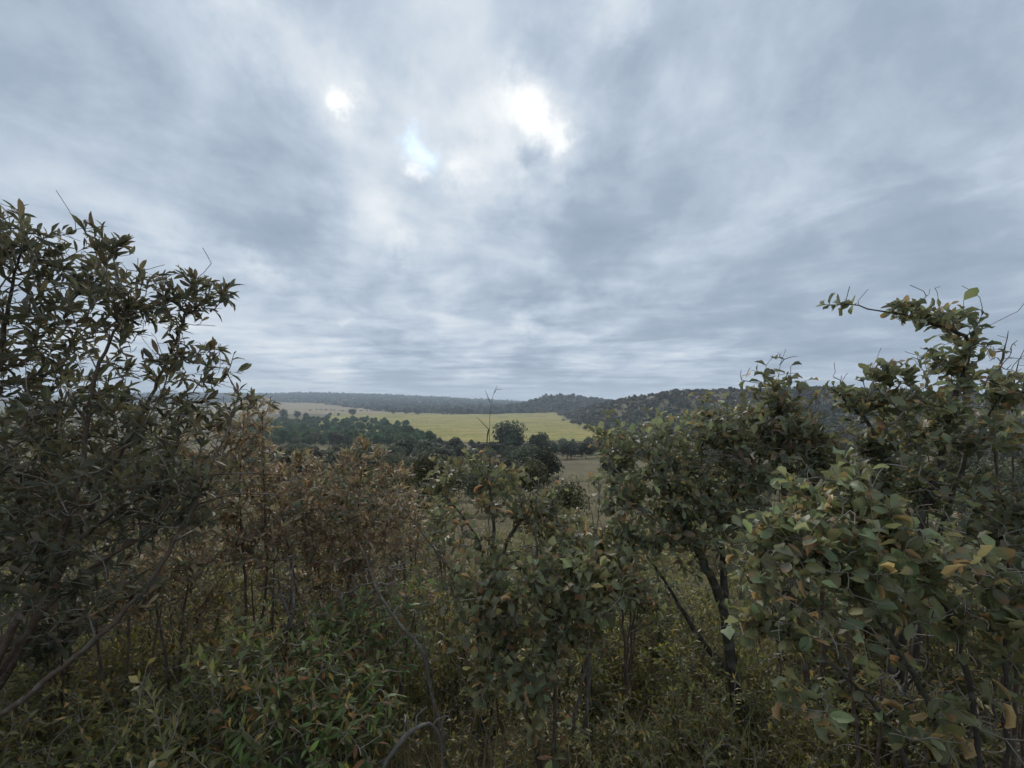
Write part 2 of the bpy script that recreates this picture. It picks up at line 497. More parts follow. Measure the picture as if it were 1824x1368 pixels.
SPEC = {
    'narrow_dark': dict(aspect=.33, skew=1.05, tip=.03, curl=.35, curlsd=.35, fold=.28, wave=.12, browntip=.05, L=.055,
        palette=[((0.062, 0.075, 0.051), 6), ((0.086, 0.088, 0.064), 3), ((0.105, 0.075, 0.057), 1.2), ((0.352, 0.132, 0.050), .07, True), ((0.198, 0.187, 0.077), .12)], mat='n'),
    'narrow_brown': dict(aspect=.30, skew=1.05, tip=.03, curl=.5, curlsd=.5, fold=.35, wave=.15, browntip=.2, L=.052,
        palette=[((0.185, 0.179, 0.121), 5), ((0.224, 0.148, 0.099), 3), ((0.325, 0.241, 0.162), 2.6), ((0.134, 0.090, 0.067), 1.6), ((0.403, 0.179, 0.073), .3, True)], mat='n'),
    'narrow_green': dict(aspect=.32, skew=1.0, tip=.03, curl=.45, curlsd=.35, fold=.30, wave=.1, browntip=.05, L=.054,
        palette=[((0.106, 0.166, 0.048), 6), ((0.142, 0.212, 0.064), 3), ((0.130, 0.127, 0.058), 3), ((0.420, 0.252, 0.052), .45, True), ((0.235, 0.108, 0.043), .6)], mat='n'),
    'round': dict(aspect=.66, skew=1.22, tip=.18, curl=.5, curlsd=.8, fold=.42, wave=.42, browntip=.26, L=.055,
        palette=[((0.190, 0.216, 0.113), 6), ((0.236, 0.259, 0.149), 4), ((0.224, 0.218, 0.106), 1.4), ((0.132, 0.155, 0.083), 4), ((0.420, 0.276, 0.149), .9, True), ((0.391, 0.310, 0.103), .25)], mat='b'),
    'round_dark': dict(aspect=.60, skew=1.2, tip=.16, curl=.45, curlsd=.7, fold=.38, wave=.32, browntip=.14, L=.054,
        palette=[((0.134, 0.156, 0.091), 6), ((0.180, 0.202, 0.120), 4), ((0.186, 0.174, 0.098), 1.3), ((0.186, 0.120, 0.084), .5), ((0.098, 0.115, 0.072), 3), ((0.396, 0.240, 0.120), .3, True)], mat='b'),
    'small_olive': dict(aspect=.42, skew=1.1, tip=.08, curl=.3, curlsd=.4, fold=.2, wave=.1, browntip=.05, L=.026,
        palette=[((0.197, 0.193, 0.052), 6), ((0.290, 0.251, 0.064), 3), ((0.420, 0.295, 0.084), 1.3), ((0.133, 0.136, 0.043), 3)], mat='s'),
    'small_dark': dict(aspect=.36, skew=1.1, tip=.08, curl=.3, curlsd=.4, fold=.2, wave=.1, browntip=.05, L=.034,
        palette=[((0.141, 0.146, 0.050), 6), ((0.208, 0.200, 0.066), 3), ((0.356, 0.242, 0.076), 1), ((0.105, 0.109, 0.044), 3)], mat='s'),
}
LEAFMAT = {'n': M_LEAF_N, 'b': M_LEAF, 's': M_LEAF_S}
for nm, sp in SPEC.items():
    sp['VV'], sp['CC'] = leaf_variants(sp, 28, RNG)
    sp['luv'], sp['Q'] = LEAF_LUV, LEAF_Q
    if sp['mat'] == 's':
        sp['VV'], sp['CC'], sp['luv'], sp['Q'] = sp['VV'][:, SMALL_I], sp['CC'][:, SMALL_I], LEAF_LUV[SMALL_I], SMALL_Q
    sp['meshes'] = [mesh_np('leaf', sp['VV'][k], sp['Q'], LEAFMAT[sp['mat']], sp['CC'][k], sp['luv']) for k in range(28)]

# ------------------------------------------------------------------ woody growth
def norm(v):
    return v / (np.linalg.norm(v, axis=-1, keepdims=True) + 1e-9)

def resample(pts, step):
    pts = np.asarray(pts, float)
    seg = np.linalg.norm(np.diff(pts, axis=0), axis=1)
    cum = np.concatenate([[0], np.cumsum(seg)])
    f = np.linspace(0, cum[-1], max(3, int(cum[-1] / step) + 1))
    return np.stack([np.interp(f, cum, pts[:, c]) for c in range(3)], 1)

def smooth_path(pts, it=2):
    pts = np.asarray(pts, float)
    for _ in range(it):
        q = [pts[0]]
        for a, b in zip(pts[:-1], pts[1:]):
            q += [a * .75 + b * .25, a * .25 + b * .75]
        q.append(pts[-1])
        pts = np.array(q)
    return pts

class Wood:
    """nodes joined into a branching skeleton from stems to sampled tips"""
    def __init__(self, stems, tips, rng, step=0.06, wiggle=0.12, bias=0.45, r_tip=0.0013, r_root=0.03, sag=0.0, n_leafy=None):
        cap = sum(len(resample(smooth_path(s), step)) for s in stems) + len(tips) * 40 + 10
        self.X = np.zeros((cap, 3)); self.par = np.full(cap, -1); self.plen = np.zeros(cap)
        self.stem = np.full(cap, -1)
        n = 0
        first = None
        for si, s in enumerate(stems):
            pts = resample(smooth_path(s), step)
            pts[1:] += rng.normal(0, step * 0.06, pts[1:].shape)
            prev = -1
            for k, p in enumerate(pts):
                self.X[n] = p; self.par[n] = prev; self.stem[n] = si
                self.plen[n] = 0 if prev < 0 else self.plen[prev] + np.linalg.norm(p - self.X[prev])
                prev = n; n += 1
        ns = n
        if len(tips):
            d = np.min(np.linalg.norm(tips[:, None] - self.X[None, :ns:2], axis=2), axis=1)
            order = np.argsort(d)
        else:
            order = []
        self.tipnode = []
        for ti in order:
            tpt = tips[ti]
            dv = self.X[:n] - tpt
            dist = np.sqrt((dv * dv).sum(1))
            cost = dist + bias * self.plen[:n] * 0.5 + (dist < 0.02) * 1.0
            p = int(np.argmin(cost))
            a = self.X[p]
            L = dist[p]
            m = max(2, min(30, int(L / step)))
            gp = self.par[p]
            d0 = norm(a - self.X[gp]) if gp >= 0 else np.array([0, 0, 1.0])
            side = rng.normal(0, 1, 3)
            c1 = a + (d0 * 0.33 + side * wiggle * 0.5) * L * 0.55
            c2 = tpt - norm(tpt - a) * L * 0.33 + np.array([0, 0, -0.10 - sag]) * L + rng.normal(0, wiggle * .35, 3) * L
            prev = p
            for k in range(1, m + 1):
                t = k / m
                q = (1 - t) ** 3 * a + 3 * (1 - t) ** 2 * t * c1 + 3 * (1 - t) * t * t * c2 + t ** 3 * tpt
                if k < m: q = q + rng.normal(0, min(step, L / m) * 0.10, 3)
                self.X[n] = q; self.par[n] = prev
                self.plen[n] = self.plen[prev] + np.linalg.norm(q - self.X[prev])
                prev = n; n += 1
            if n_leafy is None or ti < n_leafy: self.tipnode.append(prev)
        self.n = n; self.ns = ns
        self.X = self.X[:n]; self.par = self.par[:n]; self.stem = self.stem[:n]
        cnt = np.zeros(n); haschild = np.zeros(n, bool)
        haschild[self.par[self.par >= 0]] = True
        cnt[~haschild] = 1
        for i in range(n - 1, -1, -1):
            if self.par[i] >= 0: cnt[self.par[i]] += cnt[i]
        mx = max(2.0, cnt.max())
        ex = math.log(r_root / r_tip) / math.log(mx)
        ex = min(max(ex, .3), .75)
        self.r = r_root * (cnt / mx) ** ex
        self.r = np.maximum(self.r, r_tip)
        # stems taper along their own length too
        for si, st_ in enumerate(stems):
            ix = np.where(self.stem[:ns] == si)[0]
            low = si == 0 or np.linalg.norm(st_[0][:2] - stems[0][0][:2]) < .5 and st_[0][2] < stems[0][0][2] + .15
            t = np.linspace(0, 1, len(ix))
            lin = (r_root if low else r_root * .32) * (1 - t) ** .8 * (1 if low else 1) + r_tip
            self.r[ix] = np.maximum(.5 * self.r[ix] + .5 * lin, lin * .8) if low else lin
        self.cnt = cnt

    def chains(self):
        n = self.n
        kids = [[] for _ in range(n)]
        for i in range(n):
            if self.par[i] >= 0: kids[self.par[i]].append(i)
        out = []
        starts = [(i, -1) for i in range(n) if self.par[i] < 0]
        while starts:
            s, anchor = starts.pop()
            ch = [s]
            cur = s
            while kids[cur]:
                ks = sorted(kids[cur], key=lambda k: (-int(self.stem[k] >= 0), -self.cnt[k]))
                for k in ks[1:]: starts.append((k, cur))
                cur = ks[0]; ch.append(cur)
            out.append((anchor, ch))
        return out

def tube_arrays(pts, rad, sides, rng=None, knob=0.0):
    pts = np.asarray(pts); n = len(pts)
    tan = np.zeros_like(pts)
    tan[1:-1] = pts[2:] - pts[:-2]; tan[0] = pts[1] - pts[0]; tan[-1] = pts[-1] - pts[-2]
    tan = norm(tan)
    u = np.zeros_like(pts)
    r0 = np.array([0, 0, 1.]) if abs(tan[0, 2]) < .9 else np.array([1., 0, 0])
    u[0] = norm(np.cross(tan[0], r0))
    for i in range(1, n):
        q = u[i - 1] - tan[i] * np.dot(u[i - 1], tan[i])
        u[i] = q / (np.linalg.norm(q) + 1e-9)
    v = np.cross(tan, u)
    a = np.arange(sides) * 2 * np.pi / sides
    rr = np.asarray(rad)[:, None] * np.ones(sides)
    if knob and rng is not None: rr = rr * (1 + rng.normal(0, knob, rr.shape))
    V = pts[:, None] + rr[..., None] * (np.cos(a)[None, :, None] * u[:, None] + np.sin(a)[None, :, None] * v[:, None])
    V = V.reshape(-1, 3)
    i = np.arange(n - 1)[:, None]; j = np.arange(sides)[None, :]; j2 = (j + 1) % sides
    Q = np.stack([i * sides + j, i * sides + j2, (i + 1) * sides + j2, (i + 1) * sides + j], -1).reshape(-1, 4)
    return V, Q

def join(parts):
    Vs, Qs, off = [], [], 0
    for V, Q in parts:
        Vs.append(V); Qs.append(Q + off); off += len(V)
    return np.concatenate(Vs), np.concatenate(Qs)

def wood_parts(W, root, base, mat, rng, min_branch=6, knob=0.07):
    """one mesh per stem, one per main limb, the finest twigs joined"""
    owner = {}
    groups = {}
    for anchor, nodes in sorted(W.chains(), key=lambda c: c[1][0]):
        if anchor < 0:
            gid = ('trunk', nodes[0])
        elif owner[anchor][0] == 'branch':
            gid = owner[anchor]
        elif W.cnt[nodes[0]] >= min_branch:
            gid = ('branch', nodes[0])
        else:
            gid = ('twig', 0)
        for q in nodes: owner[q] = gid
        idx = ([anchor] if anchor >= 0 else []) + nodes
        if len(idx) < 2: continue
        r = W.r[idx].copy()
        if anchor >= 0: r[0] = min(r[0], r[1] * 1.25)
        mr = r.max()
        sides = 9 if mr > .02 else 6 if mr > .007 else 4 if mr > .0025 else 3
        groups.setdefault(gid, []).append(tube_arrays(W.X[idx] - base, r, sides, rng, knob if mr > .004 else 0))
    for gid, ps in groups.items():
        if not ps: continue
        V, Q = join(ps)
        o = obj(gid[0], mesh_np(gid[0], V, Q, mat if gid[0] == 'trunk' or mat == M_BARK_G else M_TWIG), root)
        if gid[0] == 'twig': o['kind'] = 'stuff'

def sample_lobes(lobes, n, rng, shell=0.35):
    w = np.array([l[6] if len(l) > 6 else 1.0 for l in lobes])
    vol = np.array([l[3] * l[4] for l in lobes]) * w
    cnt = rng.multinomial(n, vol / vol.sum())
    out = []
    for l, c in zip(lobes, cnt):
        px, py, Y, rx, ry, rY = l[:6]
        cpt = P(px, py, Y)
        d = norm(rng.normal(0, 1, (c, 3)))
        r = rng.random((c, 1)) ** (shell)
        shoot = (rng.random((c, 1)) < .10) & (d[:, 2:3] > -.2)
        r = np.where(shoot, rng.uniform(1.0, 1.4, (c, 1)), r)
        s = np.array([rx / F * Y, rY, ry / F * Y])
        out.append(cpt + d * r * s)
    pts = np.concatenate(out)
    g = height(pts[:, 0], pts[:, 1])
    pts[:, 2] = np.maximum(pts[:, 2], g + 0.06)
    return pts

def place_leaves(W, sp, rng, per_tip, span, spread, up, arr, size=1.0, bald=.18):
    """frames for all leaves: origin, 3x3 axes, scale, variant"""
    O, A, S, K = [], [], [], []
    for tn in W.tipnode:
        cur = tn; path = [tn]; acc = 0.0
        while W.par[cur] >= 0 and acc < span:
            acc += np.linalg.norm(W.X[cur] - W.X[W.par[cur]]); cur = W.par[cur]; path.append(cur)
        pts = W.X[path]
        if len(pts) < 2: continue
        if rng.random() < bald: continue
        k = max(1, int(rng.normal(per_tip, per_tip * .35)))
        seg = np.linalg.norm(np.diff(pts, axis=0), axis=1); cum = np.concatenate([[0], np.cumsum(seg)])
        az0 = rng.uniform(0, 2 * np.pi)
        for q in range(k):
            f = (q / max(1, k - 1)) ** (1.0 if arr == 'alt' else 1.8) * min(span, cum[-1])
            pos = np.array([np.interp(f, cum, pts[:, c]) for c in range(3)])
            i = min(len(pts) - 2, int(np.searchsorted(cum, f, side='right') - 1)); i = max(i, 0)
            tan = norm(pts[i] - pts[i + 1])
            ref = np.array([0, 0, 1.0]) if abs(tan[2]) < .9 else np.array([1.0, 0, 0])
            u = norm(np.cross(tan, ref)); v = np.cross(tan, u)
            az = az0 + q * 2.4 + rng.normal(0, .3)
            rad = math.cos(az) * u + math.sin(az) * v
            sp_ = spread * (0.55 + 0.75 * f / max(1e-3, span)) if arr != 'alt' else spread
            d = norm(tan * math.cos(sp_) + rad * math.sin(sp_) + np.array([0, 0, up]) + rng.normal(0, .22, 3))
            nz = norm(np.array([0, 0, 1.0]) * 0.9 + tan * 0.5 - rad * 0.15 + rng.normal(0, .55, 3))
            x = norm(np.cross(d, nz)); z = np.cross(x, d)
            O.append(pos); A.append(np.stack([x, d, z], 1))
            S.append(sp['L'] * size * float(np.clip(rng.normal(1, .30), .35, 1.6))); K.append(rng.integers(0, 28))
    return np.array(O), np.array(A), np.array(S), np.array(K)

LEAF_OBJ_TOTAL = 0
def leaves_to_scene(root, base, sp, O, A, S, K, n_single, rng):
    global LEAF_OBJ_TOTAL
    if not len(O): return
    d = np.linalg.norm(O - np.array([0, 0, CAMZ]), axis=1)
    u = O[:, 0] / np.maximum(O[:, 1], .05) * F + CX
    v = HY - (O[:, 2] - CAMZ) / np.maximum(O[:, 1], .05) * F
    vis = (u > 0) & (u < 1824) & (v > 0) & (v < 1368) & (O[:, 1] > .1)
    score = S / d * vis
    idx = np.argsort(-score)[:n_single]
    idx = idx[score[idx] > 0]
    single = np.zeros(len(O), bool); single[idx] = True
    for i in idx:
        o = bpy.data.objects.new('leaf', sp['meshes'][K[i]])
        C.objects.link(o)
        o.parent = root
        M = np.eye(4); M[:3, :3] = A[i] * S[i]; M[:3, 3] = O[i] - base
        o.matrix_basis = [list(r) for r in M]
    LEAF_OBJ_TOTAL += len(idx)
    r = ~single
    if r.any():
        o = obj('foliage', foliage_mesh(sp, O[r] - base, A[r], S[r], K[r], rng), root)
        o['kind'] = 'stuff'

def foliage_mesh(sp, O, A, S, K, rng):
    V = np.einsum('nij,nkj->nki', A * S[:, None, None], sp['VV'][K]) + O[:, None]
    n, m = V.shape[:2]
    col = sp['CC'][K].copy()
    col[..., :3] *= rng.uniform(.78, 1.25, (n, 1, 1)) * rng.uniform(.94, 1.06, (n, 1, 3))
    Q = (sp['Q'][None] + (np.arange(n) * m)[:, None, None]).reshape(-1, 4)
    return mesh_np('foliage', V.reshape(-1, 3), Q, LEAFMAT[sp['mat']], col.reshape(-1, 4), np.tile(sp['luv'], (n, 1)))

def shrub(name, label, cat, species, stems, lobes, n_tips, per_tip, bark, seed, group=None, n_single=300, span=.09, spread=.9,
          up=.25, arr='rosette', r_root=.022, bias=.45, wiggle=.14, bare=None, n_bare=0, shell=.4, size=1.0, sag=0.0, step=.05, bald=.14, twiggy=.45):
    rng = np.random.default_rng(seed)
    stems = [np.array([P(*s) if not isinstance(s, np.ndarray) else s for s in st]) for st in stems]
    base = stems[0][0].copy()
    base[2] = float(height(base[0], base[1]))
    for st in stems:
        b = st[0].copy(); b[2] = float(height(b[0], b[1])) - .03
        st[0] = b
    root = empty(name, base)
    tag(root, label, cat, group)
    tips = sample_lobes(lobes, n_tips, rng, shell)
    n_tw = int(n_tips * twiggy)
    if n_tw:
        tw = sample_lobes(lobes, n_tw, rng, .33)
        tips = np.concatenate([tips, tw + rng.normal(0, .05, tw.shape) + np.array([0, -.05, .02])])
    W = Wood(stems, tips, rng, step=step, r_root=r_root, r_tip=.0014, bias=bias, wiggle=wiggle, sag=sag, n_leafy=n_tips)
    wood_parts(W, root, base, bark, rng)
    if species:
        sp = SPEC[species]
        O, A, S, K = place_leaves(W, sp, rng, per_tip, span, spread, up, arr, size, bald)
        leaves_to_scene(root, base, sp, O, A, S, K, n_single, rng)
    return root

def gp(px, Y):
    """ground point in column px at depth Y"""
    x = (px - CX) / F * Y
    return np.array([x, Y, float(height(x, Y))])

# ------------------------------------------------------------------ foreground shrubs
# tall narrow-leaved shrub, left edge
shrub('tall_shrub', 'tall dark narrow-leaved shrub standing against the sky at the left edge', 'shrub', 'narrow_dark',
      [[gp(-150, 1.75), (-40, 1300, 1.7), (60, 1235, 1.7), (250, 1070, 1.75), (330, 930, 1.85), (400, 780, 1.95)],
       [gp(-170, 1.8), (-20, 1200, 1.85), (60, 1050, 1.85), (140, 900, 1.9), (165, 660, 1.95), (230, 540, 1.95)],
       [gp(-200, 1.85), (-60, 1000, 1.95), (-20, 760, 2.0), (10, 560, 2.0), (40, 430, 2.0)],
       [gp(-155, 1.9), (40, 1060, 1.9), (200, 905, 1.9), (330, 850, 1.9), (450, 838, 1.9), (540, 852, 1.95)],
       [gp(-155, 1.9), (60, 1080, 1.9), (260, 950, 1.9), (380, 880, 1.9), (500, 880, 1.9)],
       [gp(-160, 1.9), (60, 1120, 2.05), (190, 850, 2.1), (280, 690, 2.1), (330, 560, 2.05)]],
      [(-10, 430, 2.0, 90, 75, .3, .7), (90, 455, 2.0, 70, 70, .3, .7), (190, 430, 2.0, 32, 28, .12, .7), (110, 540, 2.05, 120, 75, .4, .75),
       (240, 540, 2.0, 90, 62, .3), (335, 525, 2.0, 45, 48, .2), (402, 523, 1.95, 22, 22, .06), (20, 640, 2.1, 110, 80, .4),
       (250, 650, 2.1, 80, 50, .3, .6), (350, 650, 2.05, 60, 40, .2, .8), (405, 650, 2.0, 22, 30, .1, .8), (130, 740, 2.1, 170, 60, .45),
       (330, 740, 2.1, 100, 50, .3), (450, 715, 2.1, 28, 24, .1, .8), (80, 850, 2.1, 150, 70, .4), (270, 840, 2.0, 120, 60, .35, .7),
       (60, 960, 2.0, 140, 60, .35, 1.0), (-60, 1100, 2.0, 80, 90, .3, .4), (230, 930, 1.9, 130, 55, .3, .8), (120, 1040, 1.8, 120, 45, .25, .6), (330, 870, 1.95, 70, 50, .25, .8)],
      1500, 8, M_BARK_B, 21, r_root=.020, bias=.5, up=.3, spread=.95)

shrub('reddish_shrub', 'reddish brown leafy shrub rising beside the tall dark shrub on the left', 'shrub', 'narrow_brown',
      [[gp(430, 2.75), (440, 1050, 2.75), (425, 900, 2.75), (430, 800, 2.75)], [gp(440, 2.8), (480, 1030, 2.8), (470, 860, 2.8), (468, 740, 2.8)]],
      [(395, 790, 2.75, 60, 60, .3), (455, 760, 2.8, 48, 55, .25), (375, 880, 2.75, 80, 60, .3), (465, 850, 2.75, 55, 60, .3), (420, 960, 2.7, 80, 50, .3, .9), (480, 960, 2.75, 60, 50, .3, .8)],
      480, 8, M_BARK_B, 22, r_root=.009)

shrub('brown_shrub', 'dense brown and grey leaved shrub right of the tall dark shrub', 'shrub', 'narrow_brown',
      [[gp(585, 3.2), (580, 1120, 3.2), (560, 960, 3.2), (530, 870, 3.2)], [gp(590, 3.25), (615, 1100, 3.25), (635, 950, 3.25), (645, 830, 3.25)],
       [gp(575, 3.15), (540, 1110, 3.1), (510, 960, 3.1), (490, 850, 3.15)]],
      [(515, 850, 3.2, 60, 45, .35), (595, 855, 3.2, 60, 40, .35), (645, 812, 3.25, 46, 26, .25), (640, 786, 3.25, 24, 14, .12, .8), (700, 842, 3.2, 34, 22, .2), (545, 815, 3.2, 22, 18, .12, .7), (480, 812, 3.2, 20, 22, .12, .7), (560, 905, 3.1, 110, 50, .4),
       (660, 890, 3.2, 70, 45, .35, .7), (500, 960, 3.1, 90, 45, .35, .9), (610, 970, 3.1, 90, 45, .3, .9), (680, 960, 3.15, 60, 50, .3, .8), (560, 1040, 3.0, 110, 45, .3, .7), (660, 1040, 3.05, 60, 40, .3, .6), (720, 880, 3.2, 30, 30, .2, .6)],
      1150, 8, M_BARK_B, 23, r_root=.010)

# round-leaved shrubs
shrub('round_leaf_shrub', 'small round-leaved shrub in the middle under the tall dead twig', 'shrub', 'round',
      [[gp(865, 2.55), (862, 1200, 2.55), (868, 1080, 2.55), (876, 980, 2.55), (882, 925, 2.55), (868, 850, 2.6)],
       [gp(872, 2.6), (880, 1150, 2.6), (884, 1000, 2.6), (930, 915, 2.55), (985, 890, 2.5)],
       [gp(860, 2.5), (850, 1120, 2.5), (868, 1000, 2.5), (830, 920, 2.55), (775, 870, 2.6)]],
      [(790, 845, 2.65, 34, 42, .2), (850, 830, 2.65, 50, 34, .2, .8), (900, 870, 2.6, 55, 50, .25), (870, 900, 2.55, 70, 30, .25, .7), (960, 905, 2.5, 55, 34, .2),
       (800, 960, 2.5, 50, 34, .2, .6), (900, 985, 2.5, 70, 30, .25), (1000, 940, 2.45, 45, 40, .2), (1010, 860, 2.6, 28, 20, .15, .4)],
      330, 5, M_BARK_D, 24, arr='alt', span=.12, spread=1.0, up=.15, r_root=.019)

shrub('spreading_shrub', 'spreading round-leaved shrub with tan dead leaves in the lower middle', 'shrub', 'round',
      [[gp(985, 2.1), (990, 1230, 2.1), (985, 1130, 2.1), (1010, 1040, 2.1)], [gp(970, 2.15), (930, 1230, 2.15), (900, 1130, 2.2), (860, 1060, 2.2)],
       [gp(1000, 2.1), (1040, 1180, 2.1), (1090, 1060, 2.15)]],
      [(1000, 1005, 2.1, 90, 32, .25), (1110, 1010, 2.15, 60, 30, .2), (860, 1040, 2.2, 90, 40, .25), (960, 1060, 2.1, 100, 40, .25), (1060, 1060, 2.1, 80, 35, .25, .7),
       (880, 1110, 2.2, 70, 45, .2), (1000, 1130, 2.1, 75, 40, .25, .6), (940, 1180, 2.1, 75, 55, .25, .7), (860, 1190, 2.2, 40, 50, .2, .5), (950, 1290, 2.1, 60, 50, .2, .35)],
      560, 6, M_BARK_B, 25, arr='alt', span=.12, spread=1.05, up=.0, r_root=.012, sag=.1)

shrub('dark_trunk_tree', 'small tree with a bare black leaning trunk and round green leaves', 'tree', 'round_dark',
      [[gp(1314, 2.6), (1312, 1270, 2.6), (1302, 1170, 2.6), (1290, 1080, 2.6), (1262, 1015, 2.6), (1225, 950, 2.6), (1190, 880, 2.6)],
       [gp(1316, 2.6), (1312, 1270, 2.6), (1303, 1170, 2.61), (1293, 1080, 2.62), (1285, 1000, 2.65), (1300, 900, 2.7), (1320, 800, 2.7)],
       [gp(1360, 2.65), (1310, 1215, 2.7), (1240, 1130, 2.75), (1200, 1060, 2.75), (1150, 985, 2.75)]],
      [(1080, 790, 2.6, 42, 42, .25), (1150, 800, 2.6, 60, 55, .3), (1230, 780, 2.65, 70, 55, .35), (1300, 775, 2.7, 60, 60, .35), (1255, 725, 2.7, 34, 24, .15, .7),
       (1190, 870, 2.6, 90, 45, .35), (1280, 880, 2.6, 90, 50, .35), (1100, 880, 2.55, 45, 45, .25), (1160, 940, 2.6, 75, 35, .3), (1260, 960, 2.6, 80, 40, .3, .7),
       (1110, 950, 2.6, 40, 25, .2, .7), (1190, 1000, 2.7, 70, 25, .2, .4)],
      820, 6, M_BARK_D, 26, arr='alt', span=.12, spread=1.0, up=.15, r_root=.034)

shrub('crowned_shrub', 'round-leaved shrub with a bare forked twig on top in front of right hill', 'shrub', 'round_dark',
      [[gp(1450, 2.35), (1430, 1150, 2.35), (1400, 960, 2.3), (1390, 800, 2.3), (1385, 690, 2.3)], [gp(1460, 2.4), (1470, 1100, 2.4), (1450, 900, 2.4), (1440, 780, 2.4)]],
      [(1388, 690, 2.3, 44, 38, .18, .7), (1345, 705, 2.35, 38, 16, .15, .8), (1400, 745, 2.3, 60, 40, .25), (1340, 770, 2.35, 50, 40, .25), (1440, 780, 2.35, 55, 35, .25), (1390, 830, 2.3, 90, 45, .3),
       (1470, 850, 2.3, 60, 45, .3, .8)],
      400, 6, M_BARK_B, 27, arr='alt', span=.12, spread=1.0, up=.2, r_root=.016)

shrub('arching_tree', 'tall round-leaved tree at the right with a leafy branch arching into the sky', 'tree', 'round_dark',
      [[gp(1590, 2.15), (1612, 1060, 2.1), (1645, 900, 2.1), (1684, 800, 2.1), (1690, 730, 2.1), (1728, 640, 2.1), (1725, 600, 2.1), (1680, 580, 2.05), (1600, 560, 2.05), (1530, 547, 2.0), (1492, 538, 2.0)],
       [gp(1600, 2.2), (1640, 1080, 2.2), (1690, 880, 2.2), (1760, 740, 2.2), (1800, 680, 2.2)],
       [gp(1585, 2.1), (1590, 1050, 2.1), (1590, 880, 2.1), (1560, 760, 2.1), (1480, 690, 2.1)]],
      [(1690, 560, 2.05, 42, 30, .14, .55), (1610, 556, 2.05, 54, 24, .12, .5), (1495, 540, 2.0, 18, 8, .05, .8), (1735, 595, 2.1, 42, 36, .16, .7), (1715, 650, 2.1, 40, 44, .16, .7), (1660, 640, 2.1, 16, 24, .08, .5),
       (1580, 665, 2.1, 34, 24, .12), (1490, 690, 2.1, 26, 18, .08), (1540, 715, 2.1, 60, 24, .15), (1640, 710, 2.1, 80, 30, .2), (1790, 690, 2.2, 60, 34, .2),
       (1700, 770, 2.15, 90, 40, .25), (1580, 780, 2.1, 90, 40, .25), (1790, 770, 2.2, 60, 45, .2, .6), (1560, 850, 2.15, 80, 45, .3, .7), (1680, 870, 2.1, 70, 45, .25, .5)],
      620, 6, M_BARK_D, 28, arr='alt', span=.11, spread=1.0, up=.2, r_root=.020, shell=.5)

shrub('near_shrub', 'nearest shrub at the right with large pale green leaves and tan tips', 'shrub', 'round',
      [[gp(1740, 1.5), (1690, 1330, 1.4), (1610, 1160, 1.4), (1520, 1050, 1.4), (1440, 970, 1.4), (1400, 940, 1.45)],
       [gp(1760, 1.5), (1740, 1250, 1.45), (1680, 1060, 1.45), (1590, 950, 1.45), (1520, 900, 1.5)],
       [gp(1730, 1.45), (1600, 1290, 1.4), (1480, 1180, 1.4), (1380, 1120, 1.45)],
       [gp(1780, 1.5), (1800, 1200, 1.4), (1770, 1050, 1.4), (1740, 960, 1.4)]],
      [(1420, 930, 1.45, 70, 45, .2), (1500, 900, 1.5, 70, 45, .2), (1440, 850, 1.55, 50, 25, .15, .7), (1520, 830, 1.55, 40, 20, .12, .7), (1370, 1000, 1.45, 60, 50, .2), (1480, 1000, 1.4, 80, 50, .2), (1580, 960, 1.45, 70, 50, .2),
       (1690, 990, 1.45, 70, 45, .2, .8), (1600, 1060, 1.4, 80, 35, .2, .8), (1350, 1110, 1.45, 55, 40, .15, .8), (1740, 1090, 1.4, 70, 45, .2, .6), (1450, 1110, 1.4, 60, 40, .2, .5),
       (1600, 1190, 1.4, 90, 30, .2, .2), (1440, 1270, 1.4, 50, 40, .15, .25), (1680, 1300, 1.3, 70, 40, .15, .2), (1790, 1180, 1.35, 40, 60, .2, .2)],
      560, 6, M_BARK_D, 29, arr='alt', span=.13, spread=1.05, up=.1, r_root=.011, size=1.0, bald=.34)

# low narrow-leaved green shrubs in front
shrub('low_green_shrub', 'low shrub with fresh green narrow leaves and orange dead leaves, bottom left of centre', 'shrub', 'narrow_green',
      [[gp(540, 1.95), (530, 1270, 1.95), (480, 1180, 1.95)], [gp(560, 1.95), (590, 1280, 1.9), (620, 1220, 1.95)], [gp(520, 1.9), (470, 1330, 1.85), (430, 1280, 1.85)]],
      [(430, 1150, 2.0, 60, 40, .2, .8), (560, 1190, 2.0, 80, 40, .25), (480, 1230, 1.95, 90, 45, .25, .8), (640, 1240, 1.95, 60, 40, .2), (470, 1310, 1.85, 90, 45, .2),
       (600, 1310, 1.85, 90, 45, .2), (680, 1300, 1.9, 40, 40, .15, .7), (400, 1340, 1.85, 60, 35, .2, .6)],
      340, 8, M_BARK_B, 30, r_root=.010, spread=1.15, up=.05)
shrub('drooping_shrub', 'grey-green narrow-leaved shrub behind the bare twigs in the lower middle', 'shrub', 'narrow_green',
      [[gp(690, 2.5), (690, 1200, 2.5), (690, 1110, 2.5)], [gp(700, 2.5), (720, 1180, 2.5), (740, 1080, 2.5)], [gp(680, 2.5), (640, 1180, 2.5), (610, 1110, 2.5)]],
      [(690, 1070, 2.5, 55, 40, .25), (740, 1060, 2.5, 45, 35, .2), (640, 1120, 2.45, 60, 45, .25), (720, 1140, 2.45, 60, 45, .25), (590, 1100, 2.5, 50, 40, .2), (660, 1180, 2.4, 80, 40, .2, .7)],
      260, 8, M_BARK_B, 31, r_root=.014, spread=1.2, up=-.1)

